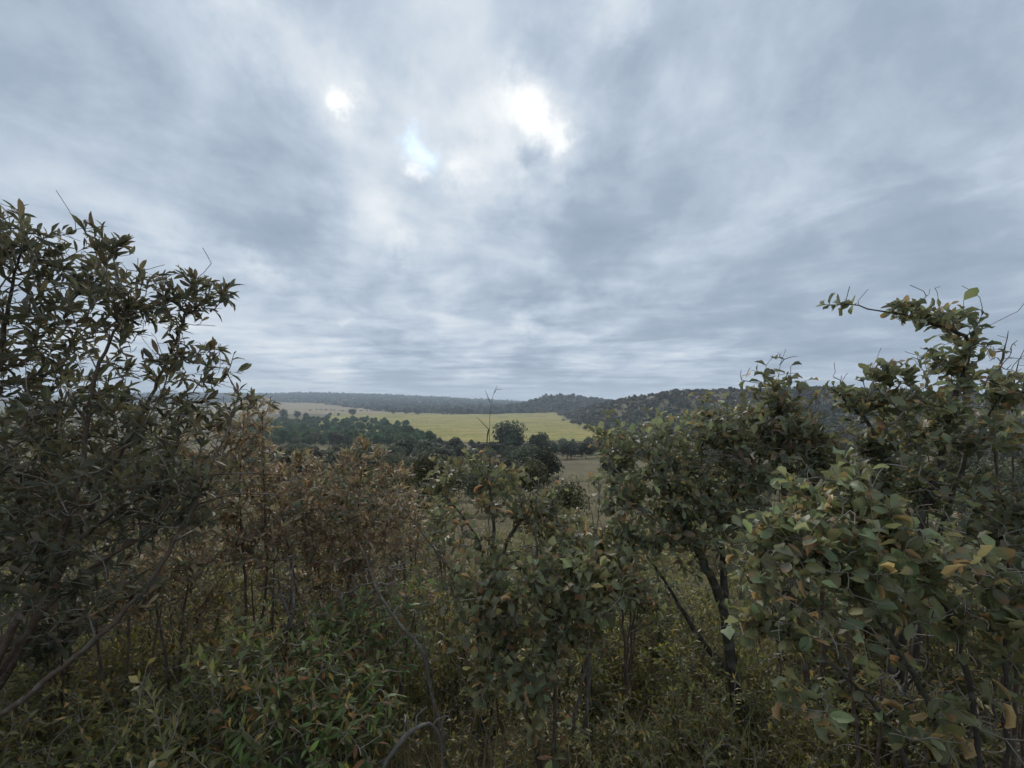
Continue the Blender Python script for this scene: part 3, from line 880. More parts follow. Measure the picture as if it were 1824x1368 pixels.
# fine-leaved undergrowth
UNDER = [
    ('fine olive-leaved bush at the foot of the black trunk', 1090, 2.9, [(1080, 1220, 2.9, 110, 60, .35), (1150, 1160, 3.0, 90, 60, .35), (1020, 1280, 2.8, 90, 45, .3), (1150, 1270, 2.8, 90, 50, .3)], 'small_olive', 520),
    ('fine-leaved olive bush behind the black trunk', 1240, 3.4, [(1230, 1100, 3.4, 80, 70, .35), (1340, 1150, 3.3, 60, 70, .3), (1270, 1190, 3.2, 70, 50, .3)], 'small_olive', 420),
    ('dark fine-leaved bush filling the bottom left corner', 120, 2.3, [(80, 1180, 2.5, 140, 70, .4), (180, 1260, 2.3, 140, 70, .35), (60, 1310, 2.1, 130, 60, .3)], 'small_dark', 620),
    ('olive fine-leaved bush under the diagonal grey limb', 340, 2.7, [(320, 1080, 2.8, 110, 60, .4), (400, 1050, 2.9, 90, 55, .3), (290, 1170, 2.6, 100, 60, .3)], 'small_olive', 520),
    ('dark low fine-leaved bush along the bottom edge left', 290, 1.95, [(280, 1290, 2.0, 110, 50, .25), (200, 1350, 1.9, 130, 40, .25), (370, 1260, 2.1, 60, 40, .2)], 'small_dark', 420),
    ('fine-leaved bush between the brown shrub and the bare twigs', 560, 3.3, [(540, 1040, 3.4, 100, 60, .4), (620, 1030, 3.4, 70, 50, .3), (500, 1110, 3.1, 70, 50, .3)], 'small_dark', 420),
    ('dark low bush at the bottom edge below the black trunk', 1200, 2.35, [(1150, 1340, 2.3, 120, 40, .3), (1280, 1330, 2.3, 90, 40, .3), (1060, 1345, 2.2, 60, 35, .2)], 'small_dark', 360),
    ('dark fine-leaved bush behind the nearest shrub at the right', 1560, 2.5, [(1480, 1180, 2.6, 100, 70, .35), (1600, 1150, 2.6, 110, 70, .35), (1540, 1280, 2.4, 130, 60, .3)], 'small_dark', 560),
    ('dark fine-leaved bush filling the bottom right corner', 1740, 2.1, [(1730, 1130, 2.3, 90, 80, .35), (1760, 1250, 2.1, 90, 70, .3), (1680, 1320, 2.0, 110, 50, .25)], 'small_dark', 480),
    ('small olive bush left of the round-leaved shrubs, before a grassy gap', 800, 3.2, [(790, 1090, 3.2, 50, 45, .25), (830, 1150, 3.0, 60, 50, .25)], 'small_olive', 260),
]
for k, (lab, bx, by, lobes, spn, nt) in enumerate(UNDER):
    shrub('fine_leaf_bush', lab, 'bush', spn,
          [[gp(bx - 14, by), (lobes[0][0], lobes[0][1] + 30, lobes[0][2])]] +
          [[gp(bx + 12 * q, by), (l[0], l[1] + 10, l[2])] for q, l in enumerate(lobes[1:])],
          lobes, nt, 9, M_BARK_B, 50 + k, group='fine-leaved bushes under the taller shrubs', n_single=0,
          span=.10, spread=.9, up=.1, arr='alt', r_root=.011, step=.06)

# second rank of shrubs, filling the gaps behind the front ones
BACK = [
    (1045, 2.7, 965, 55, 60, 'round', 200, 'loose round-leaved shrub just below the dry clearing right of centre'),
    (1115, 2.6, 1045, 60, 45, 'round', 130, 'low round-leaved shrub left of the leaning black trunk'),
    (70, 2.9, 800, 130, 90, 'narrow_dark', 330, 'dark shrub behind the tall shrub, hiding the plain at the left edge'),
    (250, 3.1, 800, 110, 80, 'narrow_dark', 300, 'dark shrub behind the tall shrub, under its airy right side'),
    (785, 5.2, 905, 40, 36, 'small_olive', 150, 'small olive bush standing in the grassy gap left of centre'),
    (60, 3.1, 930, 130, 110, 'narrow_dark', 300, 'dark shrub filling the space behind the tall shrub at the left edge'),
    (230, 3.3, 960, 120, 95, 'narrow_brown', 330, 'dull brown shrub behind the grey diagonal limbs at the left'),
    (110, 2.4, 1060, 150, 110, 'narrow_dark', 380, 'dark leafy shrub low between the diagonal limbs at the left'),
    (310, 2.5, 1010, 110, 90, 'narrow_brown', 320, 'brown shrub low in front of the reddish shrub'),
    (735, 3.4, 925, 55, 60, 'narrow_brown', 170, 'loose brown shrub before the grassy gap left of centre'),
    (800, 3.9, 935, 45, 50, 'round', 110, 'small pale round-leaved shrub beside the grassy gap'),
    (1000, 4.3, 930, 60, 50, 'small_dark', 260, 'dark bush just below the dry clearing right of centre'),
    (690, 3.0, 1080, 90, 70, 'narrow_brown', 240, 'brown twiggy shrub behind the bare grey dead shrub'),
    (1800, 1.9, 930, 70, 80, 'round_dark', 190, 'dark round-leaved shrub cut off by the right edge'),
    (1810, 1.6, 1080, 80, 80, 'round', 130, 'pale round-leaved shrub cut off by the right edge, lower down'),
    (340, 3.6, 900, 90, 80, 'narrow_dark', 240, 'dark shrub between the tall left shrub and the reddish one'),
    (700, 4.2, 925, 55, 70, 'narrow_brown', 200, 'thin brown shrub at the right end of the brown shrub'),
    (745, 4.6, 1000, 60, 60, 'small_olive', 260, 'small olive bush below the grassy gap left of centre'),
    (940, 3.5, 1030, 100, 75, 'round_dark', 190, 'shaded round-leaved shrub behind the spreading shrub'),
    (1065, 3.8, 1010, 70, 95, 'small_olive', 420, 'olive small-leaved bush left of the leaning black trunk'),
    (1170, 3.6, 1080, 90, 80, 'round_dark', 200, 'shaded shrub behind the lower part of the black trunk'),
    (1390, 3.1, 1010, 100, 110, 'round_dark', 260, 'shaded shrub between the black trunk and the nearest shrub'),
    (1560, 2.9, 1000, 110, 110, 'round_dark', 260, 'shaded shrub behind the middle of the nearest shrub'),
    (1740, 2.7, 960, 110, 110, 'round_dark', 280, 'dark shrub under the arching tree at the right edge'),
    (860, 3.0, 1240, 110, 80, 'small_dark', 380, 'dark fine-leaved bush at the foot of the middle shrub'),
    (680, 2.9, 1290, 110, 70, 'small_dark', 380, 'dark fine-leaved bush behind the arching dead branch'),
    (430, 2.6, 1190, 90, 60, 'small_dark', 320, 'dark fine-leaved bush behind the low green shrub'),
    (1420, 2.2, 1290, 90, 70, 'small_olive', 320, 'olive bush low between the black trunk and lichen limb'),
    (1640, 1.9, 1270, 130, 70, 'small_dark', 420, 'dark bush low in front of the lichen limb'),
]
for k, (px, Y, py, rx, ry, spn, nt, lab) in enumerate(BACK):
    rr = np.random.default_rng(700 + k)
    lobes = [(px + rr.uniform(-.6, .6) * rx, py + rr.uniform(-.55, .75) * ry, Y + rr.uniform(-.25, .25), rx * rr.uniform(.4, .62), ry * rr.uniform(.4, .62), .28) for _ in range(6)]
    small = spn.startswith('small')
    shrub('background_shrub', lab, 'shrub', spn,
          [[gp(px + rr.uniform(-15, 15), Y), (l[0] * .6 + px * .4, l[1] + ry * .5, l[2]), (l[0], l[1], l[2])] for l in lobes[:4]],
          lobes, nt, 9 if small else 6, M_BARK_B, 800 + k, group='second rank of shrubs', n_single=0 if small else 120,
          span=.11, spread=1.0, up=.1, arr='rosette' if spn.startswith('narrow') else 'alt', r_root=.008, step=.06)

# ------------------------------------------------------------------ bare wood
def bare(name, label, cat, stems, lobes, n_tips, bark, seed, r_root, r_tip=.0012, bias=.35, wiggle=.3, step=.035):
    rng = np.random.default_rng(seed)
    stems = [np.array([P(*s) if not isinstance(s, np.ndarray) else s for s in st]) for st in stems]
    base = stems[0][0].copy()
    root = empty(name, base)
    tag(root, label, cat)
    tips = sample_lobes(lobes, n_tips, rng, .5) if n_tips else np.zeros((0, 3))
    W = Wood(stems, tips, rng, step=step, r_root=r_root, r_tip=r_tip, bias=bias, wiggle=wiggle)
    wood_parts(W, root, base, bark, rng, min_branch=4, knob=.12)
    return root

bare('dead_shrub', 'bare grey dead shrub with crooked branches in the lower middle', 'dead shrub',
     [[gp(795, 2.2), (785, 1290, 2.2), (766, 1235, 2.2), (757, 1160, 2.2), (705, 1105, 2.2), (668, 1050, 2.2), (655, 1000, 2.2), (640, 970, 2.25)],
      [gp(797, 2.2), (785, 1288, 2.2), (768, 1236, 2.21), (760, 1165, 2.2), (752, 1120, 2.2), (745, 1085, 2.2)]],
     [(690, 1030, 2.2, 50, 45, .2), (640, 1040, 2.25, 40, 40, .2), (730, 1010, 2.2, 40, 50, .2), (600, 1060, 2.2, 40, 25, .15, .7), (780, 1060, 2.2, 20, 40, .1, .7)],
     90, M_BARK_G, 71, .009, r_tip=.0014)
bare('arching_branch', 'pale grey dead branch arching over the bottom edge of the picture', 'branch',
     [[gp(640, 1.75), (678, 1368, 1.78), (715, 1318, 1.8), (745, 1292, 1.85), (766, 1287, 1.9), (785, 1310, 1.95), gp(800, 2.0)]],
     [(740, 1270, 1.85, 30, 20, .1), (800, 1290, 1.9, 20, 30, .1)], 6, M_BARK_G, 72, .0105, r_tip=.002)
bare('dead_sapling', 'thin dead sapling with forked bare tip rising before the yellow field', 'dead sapling',
     [[gp(872, 2.75), (866, 1050, 2.75), (872, 900, 2.75), (872, 800, 2.75), (871, 770, 2.75), (874, 720, 2.75), (880, 700, 2.75), (886, 686, 2.75)],
      [(880, 700, 2.75), (884, 693, 2.74), (895, 694, 2.74)], [(873, 717, 2.75), (868, 705, 2.76), (863, 694, 2.76)], [(871, 765, 2.75), (858, 752, 2.74), (849, 742, 2.74)]],
     [(870, 810, 2.75, 50, 30, .15), (910, 790, 2.75, 14, 20, .08), (860, 750, 2.75, 20, 12, .05, .4)], 26, M_BARK_G, 73, .0055, r_tip=.0010, wiggle=.15)
bare('dead_stick_shrub', 'pale bare sticks standing behind the lower middle shrub beside the dry clearing', 'dead shrub',
     [[gp(955, 2.4), (960, 1010, 2.4), (950, 930, 2.4), (958, 870, 2.4)], [gp(1040, 2.3), (1062, 940, 2.3), (1048, 890, 2.3), (1040, 868, 2.3)], [gp(1042, 2.3), (1064, 935, 2.3), (1068, 880, 2.3), (1064, 850, 2.3)]],
     [(960, 870, 2.4, 40, 40, .15), (1060, 870, 2.3, 25, 25, .1), (990, 900, 2.4, 30, 20, .1), (940, 850, 2.45, 25, 25, .1)], 26, M_BARK_G, 74, .009, r_tip=.0012, wiggle=.18)
bare('leafless_twig_bush', 'leafless forked twig bush against the sky at the far right edge', 'dead shrub',
     [[gp(1770, 2.3), (1775, 900, 2.3), (1772, 760, 2.3), (1775, 690, 2.3), (1785, 640, 2.3), (1795, 590, 2.3)], [gp(1800, 2.3), (1805, 800, 2.3), (1800, 690, 2.3), (1815, 640, 2.3)]],
     [(1780, 640, 2.3, 30, 40, .12), (1800, 620, 2.3, 20, 34, .1), (1750, 640, 2.3, 14, 24, .08), (1818, 670, 2.3, 14, 30, .08)], 34, M_BARK_B, 75, .011, r_tip=.0015, wiggle=.3)
bare('leaning_branch', 'long straight bare branch leaning left of the round-leaved shrub', 'branch',
     [[gp(905, 2.35), (845, 1085, 2.3), (800, 1010, 2.3), (745, 940, 2.3), (695, 872, 2.3)]],
     [(720, 900, 2.3, 30, 40, .1), (770, 960, 2.3, 40, 40, .1)], 14, M_BARK_B, 88, .0075, r_tip=.0012)
bare('forked_dead_twig', 'leafless forked twig pointing left against sky beside the arching tree', 'dead twig',
     [[gp(1655, 2.3), (1652, 900, 2.3), (1654, 700, 2.3), (1650, 650, 2.3), (1645, 636, 2.3), (1612, 626, 2.3)], [(1645, 637, 2.3), (1655, 628, 2.3), (1662, 622, 2.3)]],
     [(1640, 640, 2.3, 16, 14, .05)], 7, M_BARK_B, 76, .006, r_tip=.0014, wiggle=.3)
bare('crown_twig', 'small leafless forked twig standing on top of the crowned shrub', 'dead twig',
     [[gp(1392, 2.32), (1390, 900, 2.32), (1386, 700, 2.32), (1388, 655, 2.3), (1394, 636, 2.3), (1400, 622, 2.3)], [(1389, 650, 2.3), (1400, 636, 2.3), (1420, 634, 2.3)]],
     [(1390, 634, 2.3, 18, 12, .05)], 8, M_BARK_B, 77, .005, r_tip=.0011, wiggle=.2)
bare('lichen_limb', 'crooked lichen-covered limb leaning low behind the nearest shrub', 'branch',
     [[gp(1640, 2.0), (1600, 1300, 1.95), (1560, 1270, 1.9), (1520, 1245, 1.9), (1500, 1190, 1.9)], [(1575, 1280, 1.92), (1610, 1250, 1.85), (1680, 1245, 1.8)]],
     [(1600, 1230, 1.85, 90, 30, .15), (1500, 1190, 1.9, 30, 30, .1)], 16, M_BARK_G, 78, .013, r_tip=.0015)
bare('fork_limb', 'dark crooked dead limb with pale twigs at the left of the low green shrub', 'branch',
     [[gp(440, 2.35), (455, 1160, 2.35), (500, 1125, 2.35), (525, 1100, 2.35), (520, 1040, 2.35), (522, 990, 2.35)], [(505, 1122, 2.35), (545, 1105, 2.33), (560, 1085, 2.33)]],
     [(510, 1020, 2.35, 30, 40, .12), (480, 1050, 2.35, 40, 20, .1), (550, 1080, 2.33, 20, 20, .1)], 20, M_BARK_G, 79, .010, r_tip=.0015, wiggle=.25)

for (px, Y, py, rx, ry, nt, sd, lab) in [
        (820, 2.3, 1300, 70, 60, 70, 81, 'tangle of thin grey lichened twigs at the bottom of the picture'),
        (1010, 3.0, 1150, 60, 80, 60, 82, 'thin leafless twigs rising behind the spreading shrub'),
        (480, 2.8, 1030, 80, 70, 70, 83, 'tangle of thin brown twigs under the brown shrub'),
        (1560, 1.9, 1120, 130, 90, 60, 84, 'leafless thin twigs behind the nearest shrub at the right'),
        (1720, 1.7, 1270, 110, 80, 50, 85, 'leafless arching twigs in the bottom right corner'),
        (220, 2.3, 1050, 140, 110, 70, 86, 'dark leafless twigs around the diagonal limbs at the left'),
        (650, 3.0, 1000, 80, 70, 60, 87, 'pale thin bare twigs beneath the right half of the brown shrub')]:
    bare('twig_tangle', lab, 'dead shrub',
         [[gp(px - 20, Y), (px - .4 * rx, py, Y)], [gp(px, Y), (px + .1 * rx, py - .4 * ry, Y)], [gp(px + 20, Y), (px + .5 * rx, py + .1 * ry, Y)]],
         [(px - .5 * rx, py, Y, .5 * rx, .7 * ry, .25), (px, py - .4 * ry, Y, .6 * rx, .6 * ry, .25), (px + .5 * rx, py, Y, .5 * rx, .7 * ry, .25)],
         nt, M_BARK_G if sd in (81, 82, 87) else M_BARK_B, sd, .009, r_tip=.0010, wiggle=.22)

# ------------------------------------------------------------------ mid-distance trees and slope bushes
def crown_mesh(name, seed, n, quad, rx, rz, cz, lobes, pal, flat=.0):
    """leaf clumps (bent quads) on the shells of several overlapping lobes"""
    rng = np.random.default_rng(seed)
    cs = norm(rng.normal(0, 1, (lobes, 3))) * rng.random((lobes, 1)) ** .5
    cs = cs * np.array([rx * .62, rx * .62, rz * .55]) + np.array([0, 0, cz])
    lr = rng.uniform(.38, .62, lobes)
    tone = rng.uniform(.75, 1.3, lobes)
    k = rng.integers(0, lobes, n)
    d = norm(rng.normal(0, 1, (n, 3)))
    d[:, 2] = np.where(rng.random(n) < .6, np.abs(d[:, 2]), d[:, 2])
    r = lr[k][:, None] * (rng.random((n, 1)) ** .33)
    c = cs[k] + d * r * np.array([rx, rx, rz])
    nz = norm(d * .8 + rng.normal(0, .6, (n, 3)) + np.array([0, 0, .3]))
    x = norm(np.cross(nz, rng.normal(0, 1, (n, 3)))); y = np.cross(nz, x)
    s = quad * rng.uniform(.5, 1.3, (n, 1))
    V = np.stack([c - x * s, c - y * s * .55 + nz * s * .2, c + x * s, c + y * s * .55 + nz * s * .2], 1)
    pal = np.array(pal)
    col = np.ones((n, 4, 4))
    cc = pal[rng.integers(0, len(pal), n)] * tone[k][:, None] * rng.uniform(.75, 1.25, (n, 1))
    col[..., :3] = cc[:, None]
    Q = np.arange(n * 4).reshape(n, 4)
    return mesh_np(name, V.reshape(-1, 3), Q, M_FAR, col.reshape(-1, 4), smooth=False), cs

def trunk_mesh(seed, cs, r, multi=1, bark=None):
    rng = np.random.default_rng(seed)
    stems = []
    for q in range(multi):
        b = np.array([rng.normal(0, .03) * multi, rng.normal(0, .03) * multi, -.25])
        top = cs[rng.integers(0, len(cs))] * .9
        stems.append(np.array([b, b * .6 + top * .4 + rng.normal(0, .05, 3) * top[2], top]))
    W = Wood(stems, cs, rng, step=max(.12, cs[:, 2].max() / 14), r_root=r, r_tip=r * .18, bias=.4)
    parts = []
    for a, nodes in W.chains():
        idx = ([a] if a >= 0 else []) + nodes
        if len(idx) > 1: parts.append(tube_arrays(W.X[idx], W.r[idx], 6))
    V, Q = join(parts)
    return mesh_np('trunk', V, Q, bark or M_BARK_D)

PAL_GREY = [(.095, .112, .072), (.115, .128, .085), (.080, .094, .062), (.135, .140, .09)]
PAL_GREEN = [(.070, .120, .045), (.092, .145, .056), (.058, .096, .042), (.120, .165, .068)]
PAL_OLIVE = [(.075, .078, .034), (.10, .095, .042), (.055, .062, .030), (.12, .10, .05)]
PAL_BROWN = [(.105, .100, .072), (.130, .112, .080), (.086, .090, .062), (.145, .12, .085)]

def variants(kind, n, quad, rx, rz, cz, lobes, pal, r, count=4, multi=1):
    out = []
    for k in range(count):
        me, cs = crown_mesh('crown', 300 + 17 * len(kind) + k * 5 + int(rx * 10), n, quad, rx, rz, cz, lobes, pal)
        out.append((me, trunk_mesh(900 + k, cs, r, multi)))
    return out

V_TREE = variants('grey', 3600, .27, 3.2, 3.5, 3.5, 16, PAL_GREY, .14)
V_THICK = variants('green', 2200, .36, 3.3, 3.0, 3.0, 12, PAL_GREEN, .13)
V_BROWN = variants('brown', 2200, .32, 3.2, 2.6, 2.6, 13, PAL_BROWN, .12)
V_SLOPE = variants('slope', 2600, .035, .62, .50, .62, 9, PAL_OLIVE, .018, multi=3)
V_SLOPEG = variants('slopeg', 2600, .035, .62, .55, .68, 9, PAL_GREY, .018, multi=3)

prng = random.Random(5)
def plant(name, var, x, y, s, label, cat, group=None, sz=1.0):
    me, tr = var[prng.randrange(len(var))]
    o = empty(name, (x, y, float(height(x, y)) - .05))
    o.scale = (s * prng.uniform(.9, 1.1), s * prng.uniform(.9, 1.1), s * sz)
    o.rotation_euler = (0, 0, prng.uniform(0, 6.28))
    tag(o, label, cat, group)
    obj('crown', me, o)
    obj('trunk', tr, o)
    return o

def at(px, Y): return (px - CX) / F * Y
# trees across the bottom of the view into the valley, one by one (column, depth, width factor, height factor)
ONE = [
    (908, 132, 1.50, 1.02, 'largest rounded grey-green tree in front of the yellow field'),
    (808, 138, 1.02, .88, 'dark rounded tree left of the dead sapling before the yellow field'),
    (958, 126, 1.12, .95, 'bushy grey-green tree just right of the largest valley tree'),
    (878, 128, .80, .95, 'small tree tucked left of the largest valley tree'),
    (1010, 120, .95, .80, 'grey-green tree above the dry clearing, first right of the bushy one'),
    (1045, 122, .85, .78, 'low tree at the right end of the row above the dry clearing'),
    (985, 131, .80, .85, 'low tree behind the row above the dry clearing'),
    (760, 112, 1.15, .70, 'dark low tree behind the brown shrub, at its right shoulder'),
    (722, 118, 1.20, .75, 'dark tree between the brown shrub and the green thicket'),
    (785, 104, .90, .62, 'dark low tree left of the round-leaved shrub'),
    (1075, 128, 1.0, .95, 'tree rising at the right corner of the yellow field'),
    (1025, 138, .55, 1.0, 'slim tree standing against the right end of the yellow field'),
    (840, 122, .70, .62, 'small dark tree below the yellow field behind the dead sapling'),
]
for (px, Y, s, sz, lab) in ONE:
    plant('valley_tree', V_TREE, at(px, Y), Y, s * 1.12, lab, 'tree', 'trees at the foot of the slope', sz)
for (px, Y, s, lab) in [(560, 205, 1.35, 'greyish bare-looking tree at the left front of the green thicket'),
                        (598, 200, 1.5, 'broad greyish tree in front of the middle of the green thicket'),
                        (528, 215, 1.0, 'small greyish tree at the left end of the thicket front'),
                        (632, 196, 1.1, 'greyish tree at the right end of the thicket front'),
                        (775, 205, .8, 'thin greyish tree at the right corner of the green thicket')]:
    plant('grey_tree', V_BROWN, at(px, Y), Y, s, lab, 'tree', 'greyish trees in front of the green thicket')
spots = []
for q in range(900):
    Y = prng.uniform(138, 236); px = prng.uniform(755, 1120); x = at(px, Y)
    if any((x - a) ** 2 + (Y - b) ** 2 < 20 for a, b in spots): continue
    spots.append((x, Y))
    hmax = np.interp(Y, DY, DD) - (772 + 14 * prng.random() - HY) / F * Y
    if hmax < 1.5: continue
    plant('valley_bush', V_TREE if prng.random() < .6 else V_BROWN, x, Y, min(1.0, hmax / 7.2) * prng.uniform(.8, 1),
          'grey-green bushy tree in the belt along the near edge of the yellow field', 'tree', 'belt of trees along the near edge of the field')
    if len(spots) >= 70: break
for q in range(26):
    Y = 250 + q * 13 + prng.uniform(-6, 6); x = 74 + prng.uniform(-12, 9)
    plant('field_edge_tree', V_TREE if q % 3 else V_BROWN, x, Y, prng.uniform(.5, 1.05),
          'grey-green tree on the ragged right edge of the yellow field', 'tree', 'trees on the right edge of the field', .85)
# the thicket of green trees left of the yellow field
k = 0
rows = np.geomspace(222, 520, 18)
for ri, Y in enumerate(rows):
    xl, xr = -0.60 * Y, (-0.185 - 0.10 * (Y - 222) / 248) * Y
    x = xl + prng.uniform(0, 4)
    while x < xr:
        if k < 300:
            plant('thicket_tree', V_THICK, x + prng.uniform(-1, 1), Y + prng.uniform(-10, 10), prng.choice([.7, .85, .95, 1.05, 1.2, 1.4]) * prng.uniform(.9, 1.1),
                  'green tree among many in the dense thicket left of the yellow field', 'tree', 'trees of the green thicket', prng.uniform(.85, 1.1))
        k += 1
        x += prng.uniform(5.2, 8.0) * (1 + ri * .034)
# far field trees
for (px, Y, s, sz, lab) in [(628, 690, 2.1, .85, 'lone dark rounded tree on the pale far field'),
                            (700, 745, 1.9, .8, 'dark tree at the left of the far clump on the field edge'),
                            (722, 745, 2.1, .85, 'dark tree in the middle of the far clump on the field edge'),
                            (744, 748, 2.0, .8, 'dark tree at the right of the far clump on the field edge'),
                            (588, 700, 1.0, 1.0, 'small dark tree left of the lone tree on the far field'),
                            (603, 705, .9, 1.0, 'smaller of two trees left of the lone far tree'),
                            (505, 560, 2.2, 1.0, 'dark tree above the left end of the thicket'),
                            (530, 590, 2.0, .9, 'dark tree beside the left dry field, above the thicket'),
                            (545, 610, 1.4, .8, 'small dark tree at the left edge of the dry field')]:
    plant('field_tree', V_TREE, at(px, Y), Y, s, lab, 'tree', 'trees on the far fields', sz)
for q in range(30):
    px = 548 + q * 7 + prng.uniform(-3, 3)
    Y = 930 + prng.uniform(-14, 14) + max(0, 620 - px) * .8
    plant('hedge_bush', V_BROWN, at(px, Y), Y, prng.uniform(.55, .95), 'tiny bush in the hedge line across the pale far field', 'bush', 'hedge on the far field', .8)

# undergrowth: a few bushes with real small leaves, repeated under and behind the shrubs
def local_bush(seed, species, rx, h, n_tips, per_tip):
    rng = np.random.default_rng(seed)
    d = norm(rng.normal(0, 1, (n_tips, 3))); d[:, 2] = np.abs(d[:, 2])
    lump = 1 + .35 * np.sin(3 * np.arctan2(d[:, 1], d[:, 0]) + seed) * (1 - d[:, 2])
    tips = d * (rng.random((n_tips, 1)) ** .42) * np.array([rx, rx, h]) * lump[:, None] + np.array([0, 0, .06])
    stems = [np.array([[rng.normal(0, .05), rng.normal(0, .05), -.06], t * .5 + [0, 0, .05], t * .9]) for t in tips[rng.integers(0, n_tips, 5)]]
    W = Wood(stems, tips, rng, step=.06, r_root=.009, wiggle=.2)
    sp = SPEC[species]
    O, A, S, K = place_leaves(W, sp, rng, per_tip, .12, .95, .1, 'alt', 1.0)
    fm = foliage_mesh(sp, O, A, S, K, rng)
    ps = []
    for a, nodes in W.chains():
        idx = ([a] if a >= 0 else []) + nodes
        if len(idx) > 1: ps.append(tube_arrays(W.X[idx], W.r[idx], 4 if W.r[idx].max() > .003 else 3))
    V, Q = join(ps)
    return fm, mesh_np('stem', V, Q, M_TWIG)

V_UND = {'olive': [local_bush(41, 'small_olive', .42, .62, 300, 9), local_bush(42, 'small_olive', .5, .5, 300, 9)],
         'dark': [local_bush(43, 'small_dark', .45, .65, 280, 9), local_bush(44, 'small_dark', .5, .55, 280, 9)],
         'brown': [local_bush(45, 'narrow_brown', .45, .75, 110, 7)]}
spots = []
for q in range(1500):
    Y = math.exp(prng.uniform(math.log(1.75), math.log(9)))
    px = prng.uniform(-150, 1980)
    if 755 < px < 815 and 5.0 < Y < 7.5: continue
    x = at(px, Y)
    if any((x - a) ** 2 + (Y - b) ** 2 < .36 ** 2 for a, b, c in spots): continue
    kind = prng.choice(['olive', 'olive', 'dark', 'dark', 'brown'])
    if 950 < px < 1330: kind = prng.choice(['olive', 'olive', 'dark'])
    if kind == 'brown' and Y < 3.0: kind = 'dark'
    spots.append((x, Y, kind))
    if len(spots) >= 165: break
for (x, Y, kind) in spots:
    fm, wm = V_UND[kind][prng.randrange(len(V_UND[kind]))]
    o = empty('undergrowth_bush', (x, Y, float(height(x, Y)) - .03))
    sx = prng.uniform(.8, 1.3)
    o.scale = (sx, sx, sx * prng.uniform(.8, 1.25)); o.rotation_euler = (0, 0, prng.uniform(0, 6.28))
    tag(o, {'olive': 'low olive bush with tiny leaves in the undergrowth between the shrubs', 'dark': 'low dark green bush with tiny leaves in the undergrowth between the shrubs',
            'brown': 'low brown-leaved bush in the undergrowth between the shrubs'}[kind], 'bush', kind + ' undergrowth bushes')
    f = obj('foliage', fm, o); f['kind'] = 'stuff'
    obj('stem', wm, o)

# bushes on the slope just beyond the foreground
SL = 'slope bushes beyond the foreground shrubs'
n_s = 0
spots = []
for q in range(400):
    Y = math.exp(prng.uniform(math.log(6.5), math.log(75)))
    px = prng.uniform(-60, 1890)
    if 765 < px < 820 and Y < 15: continue
    if 950 < px < 1105 and 11 < Y: continue
    x = at(px, Y)
    s = prng.uniform(.8, 1.5) * (1 + Y / 40)
    if any((x - a) ** 2 + (Y - b) ** 2 < (.5 * (s + c)) ** 2 for a, b, c in spots): continue
    spots.append((x, Y, s))
    if len(spots) >= 120: break
for (x, Y, s) in spots:
    grey = prng.random() < .5
    plant('slope_bush', V_SLOPEG if grey else V_SLOPE, x, Y, s,
          'grey-green bush on the slope behind the foreground shrubs' if grey else 'olive bush on the slope behind the foreground shrubs',
          'bush', SL + (' (grey-green)' if grey else ' (olive)'))
# small trees and thickets on the lower slope, short of the valley trees
spots = []
for q in range(2000):
    Y = prng.uniform(34, 128) if q % 2 else prng.uniform(110, 212)
    px = prng.uniform(430, 1120)
    if 968 < px < 1085 and Y < 112: continue
    x = at(px, Y)
    hmax = np.interp(Y, DY, DD) - (.104 if px < 760 else .100) * Y
    if hmax < 1.6: continue
    s = min(prng.uniform(.42, .8), hmax / 7.0)
    if any((x - a) ** 2 + (Y - b) ** 2 < (2.6 * (s + c)) ** 2 for a, b, c in spots): continue
    spots.append((x, Y, s))
    if len(spots) >= 180: break
for (x, Y, s) in spots:
    plant('lower_slope_tree', V_BROWN if prng.random() < .35 else V_TREE, x, Y, s,
          'small grey-green tree among many on the lower slope below the yellow field', 'tree', 'small trees on the lower slope')
# individual trees on the near flank of the right hill
spots = []
for q in range(900):
    Y = prng.uniform(105, 290)
    px = prng.uniform(1085, 1900)
    x = at(px, Y)
    if any((x - a) ** 2 + (Y - b) ** 2 < 36 for a, b in spots): continue
    spots.append((x, Y))
    if len(spots) >= 150: break
for (x, Y) in spots:
    plant('hillside_tree', V_BROWN if prng.random() < .45 else V_TREE, x, Y, prng.uniform(.7, 1.25),
          'dull green tree among many on the flank of the right hill', 'tree', 'trees on the right hillside', .75)

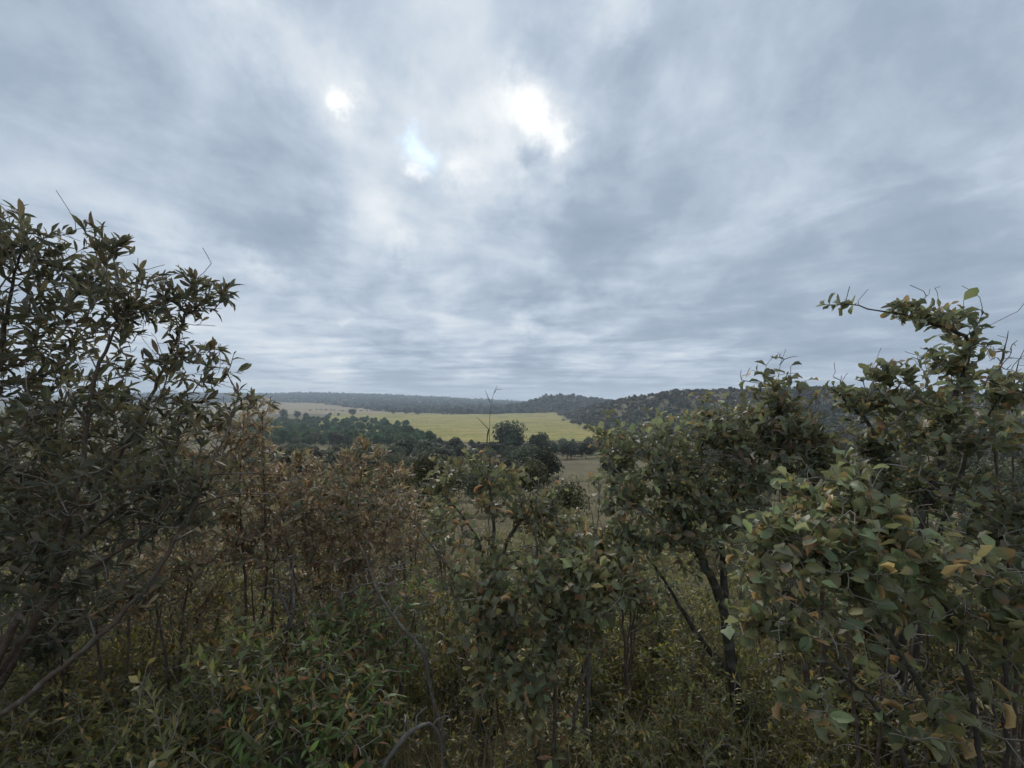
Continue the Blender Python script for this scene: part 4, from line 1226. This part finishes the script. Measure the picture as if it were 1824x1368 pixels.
# ------------------------------------------------------------------ far woods that read as one mass
def woods(name, label, pts, size, nq, pal, seed):
    rng = np.random.default_rng(seed)
    L = size * 9
    pn = np.sin(pts[:, 0] / L + 1.1 * np.sin(pts[:, 1] / L * .6)) * np.sin(pts[:, 1] / L * .8 + 1.7 * np.sin(pts[:, 0] / L * .5)) + rng.normal(0, .3, len(pts))
    keep = pn > -.75
    pts, pn = pts[keep], pn[keep]
    n = len(pts)
    d = norm(rng.normal(0, 1, (n, nq, 3))); d[..., 2] = np.abs(d[..., 2])
    sz = size * np.clip(np.exp(rng.normal(-.12, .42, (n, 1, 1))), .35, 2.1)
    c = pts[:, None] + d * sz * np.array([.62, .62, .75]) * rng.uniform(.6, 1, (n, nq, 1)) + np.array([0, 0, .1]) * sz
    nz = norm(d + rng.normal(0, .45, d.shape))
    x = norm(np.cross(nz, rng.normal(0, 1, d.shape))); y = np.cross(nz, x)
    s = sz * rng.uniform(.22, .46, (n, nq, 1))
    V = np.stack([c - x * s, c - y * s * .8, c + x * s, c + y * s * .8], 2)
    pal = np.array(pal)
    cc = pal[np.clip(((pn + .75) * 2.2 + rng.normal(0, .8, n)), 0, len(pal) - 1).astype(int)][:, None] * rng.uniform(.6, 1.45, (n, 1, 1)) * rng.uniform(.85, 1.15, (n, nq, 1))
    col = np.ones((n, nq, 4, 4)); col[..., :3] = cc[:, :, None]
    Q = np.arange(n * nq * 4).reshape(-1, 4)
    o = obj(name, mesh_np(name, V.reshape(-1, 3), Q, M_FAR, col.reshape(-1, 4), smooth=False))
    tag(o, label, 'woodland', kind='stuff')

rng = np.random.default_rng(77)
# far ridge: starts behind the dry field on the left, at the field edge in the middle
N = 23000
Y = rng.uniform(785, 2480, N)
u = rng.uniform(-.95, .16, N)
yf = np.interp(u, [-.95, -.55, -.46, -.38, -.277, -.146, .16], [1480, 1480, 1440, 1150, 880, 790, 785])
k = Y > yf + rng.normal(0, 12, N)
X = (u * Y)[k]; Y = Y[k]
woods('ridge_woodland', 'blue-grey woodland covering the long flat-topped far ridge', np.stack([X, Y, height(X, Y)], -1), 6.8, 10,
      [(.045, .055, .036), (.055, .062, .042), (.04, .048, .034), (.065, .062, .045)], 5)
N = 5200
X = 95 + rng.normal(0, 1, N) * 115; Y = rng.uniform(790, 1050, N)
k = (X > -90) & (X < 520)
X, Y = X[k], Y[k]
woods('rounded_hill_woodland', 'brown and green scrub covering the small rounded hill behind the field', np.stack([X, Y, height(X, Y)], -1), 3.6, 14,
      [(.06, .066, .04), (.085, .07, .048), (.10, .075, .052), (.05, .058, .036)], 6)
N = 17000
X = rng.uniform(76, 620, N); Y = rng.uniform(255, 800, N)
yc = 470 - 0.33 * np.clip(X - 100, 0, 700)
k = (Y < yc + 40) & (Y > np.maximum(yc - 240, X / 1.25)) | ((X < 230) & (Y > 255) & (X > 78 + 0 * Y))
X, Y = X[k], Y[k]
woods('right_hill_woodland', 'dense brown-green bush covering the long hill on the right', np.stack([X, Y, height(X, Y)], -1), 3.2, 14,
      [(.085, .068, .05), (.072, .064, .046), (.060, .064, .042), (.052, .062, .040)], 7)

# ------------------------------------------------------------------ grass on the near slope
def grass():
    rng = np.random.default_rng(3)
    n = 26000
    Y = np.exp(rng.uniform(math.log(1.6), math.log(60), n))
    X = rng.uniform(-1.35, 1.35, n) * Y
    tuft = np.sin(X * 2.1 + 1) * np.sin(Y * 1.7) + rng.normal(0, .6, n)
    k = tuft > -.2
    X, Y = X[k], Y[k]; n = len(X)
    Z = height(X, Y) - .01
    h = rng.uniform(.12, .42, n) * (1 + Y / 60)
    wv = (.002 + Y * .00055)
    a = rng.uniform(0, 2 * np.pi, n)
    lean = rng.normal(0, .45, (n, 2)) * h[:, None]
    b = np.stack([X, Y, Z], -1)
    s = np.stack([np.cos(a), np.sin(a), 0 * a], -1) * wv[:, None]
    mid = b + np.stack([lean[:, 0] * .35, lean[:, 1] * .35, h * .6], -1)
    tip = b + np.stack([lean[:, 0], lean[:, 1], h], -1)
    V = np.stack([b - s, b + s, mid + s * .7, mid - s * .7, tip + s * .1, tip - s * .1], 1)
    Q = np.array([[0, 1, 2, 3], [3, 2, 4, 5]])
    Q = (Q[None] + (np.arange(n) * 6)[:, None, None]).reshape(-1, 4)
    pal = np.array([(.20, .17, .07), (.15, .14, .05), (.24, .19, .09), (.10, .11, .04)])
    col = np.ones((n, 6, 4)); col[..., :3] = (pal[rng.integers(0, 4, n)] * rng.uniform(.7, 1.2, (n, 1)))[:, None]
    o = obj('dry_grass', mesh_np('dry_grass', V.reshape(-1, 3), Q, M_GRASS, col.reshape(-1, 4)))
    tag(o, 'dry yellow grass tufts scattered over the slope under the shrubs', 'grass', kind='stuff')
grass()

# ------------------------------------------------------------------ haze
def haze():
    m, t = new_mat('haze')
    v = t.n('ShaderNodeVolumePrincipled')
    v.inputs['Color'].default_value = (.74, .87, 1.0, 1)
    v.inputs['Density'].default_value = 2.8e-4
    v.inputs['Anisotropy'].default_value = 0.2
    o = t.n('ShaderNodeOutputMaterial')
    t.l(v.outputs[0], o.inputs['Volume'])
    x, z0, z1 = 4100.0, -70.0, 75.0
    V = [(-x, -x, z0), (x, -x, z0), (x, x, z0), (-x, x, z0), (-x, -x, z1), (x, -x, z1), (x, x, z1), (-x, x, z1)]
    Q = [(0, 3, 2, 1), (4, 5, 6, 7), (0, 1, 5, 4), (1, 2, 6, 5), (2, 3, 7, 6), (3, 0, 4, 7)]
    o = obj('haze', mesh_np('haze', V, Q, m, smooth=False))
    tag(o, 'thin pale blue haze in the air over the whole valley', 'haze', kind='stuff')
haze()
print('leaf objects', LEAF_OBJ_TOTAL, 'objects', len(bpy.data.objects))
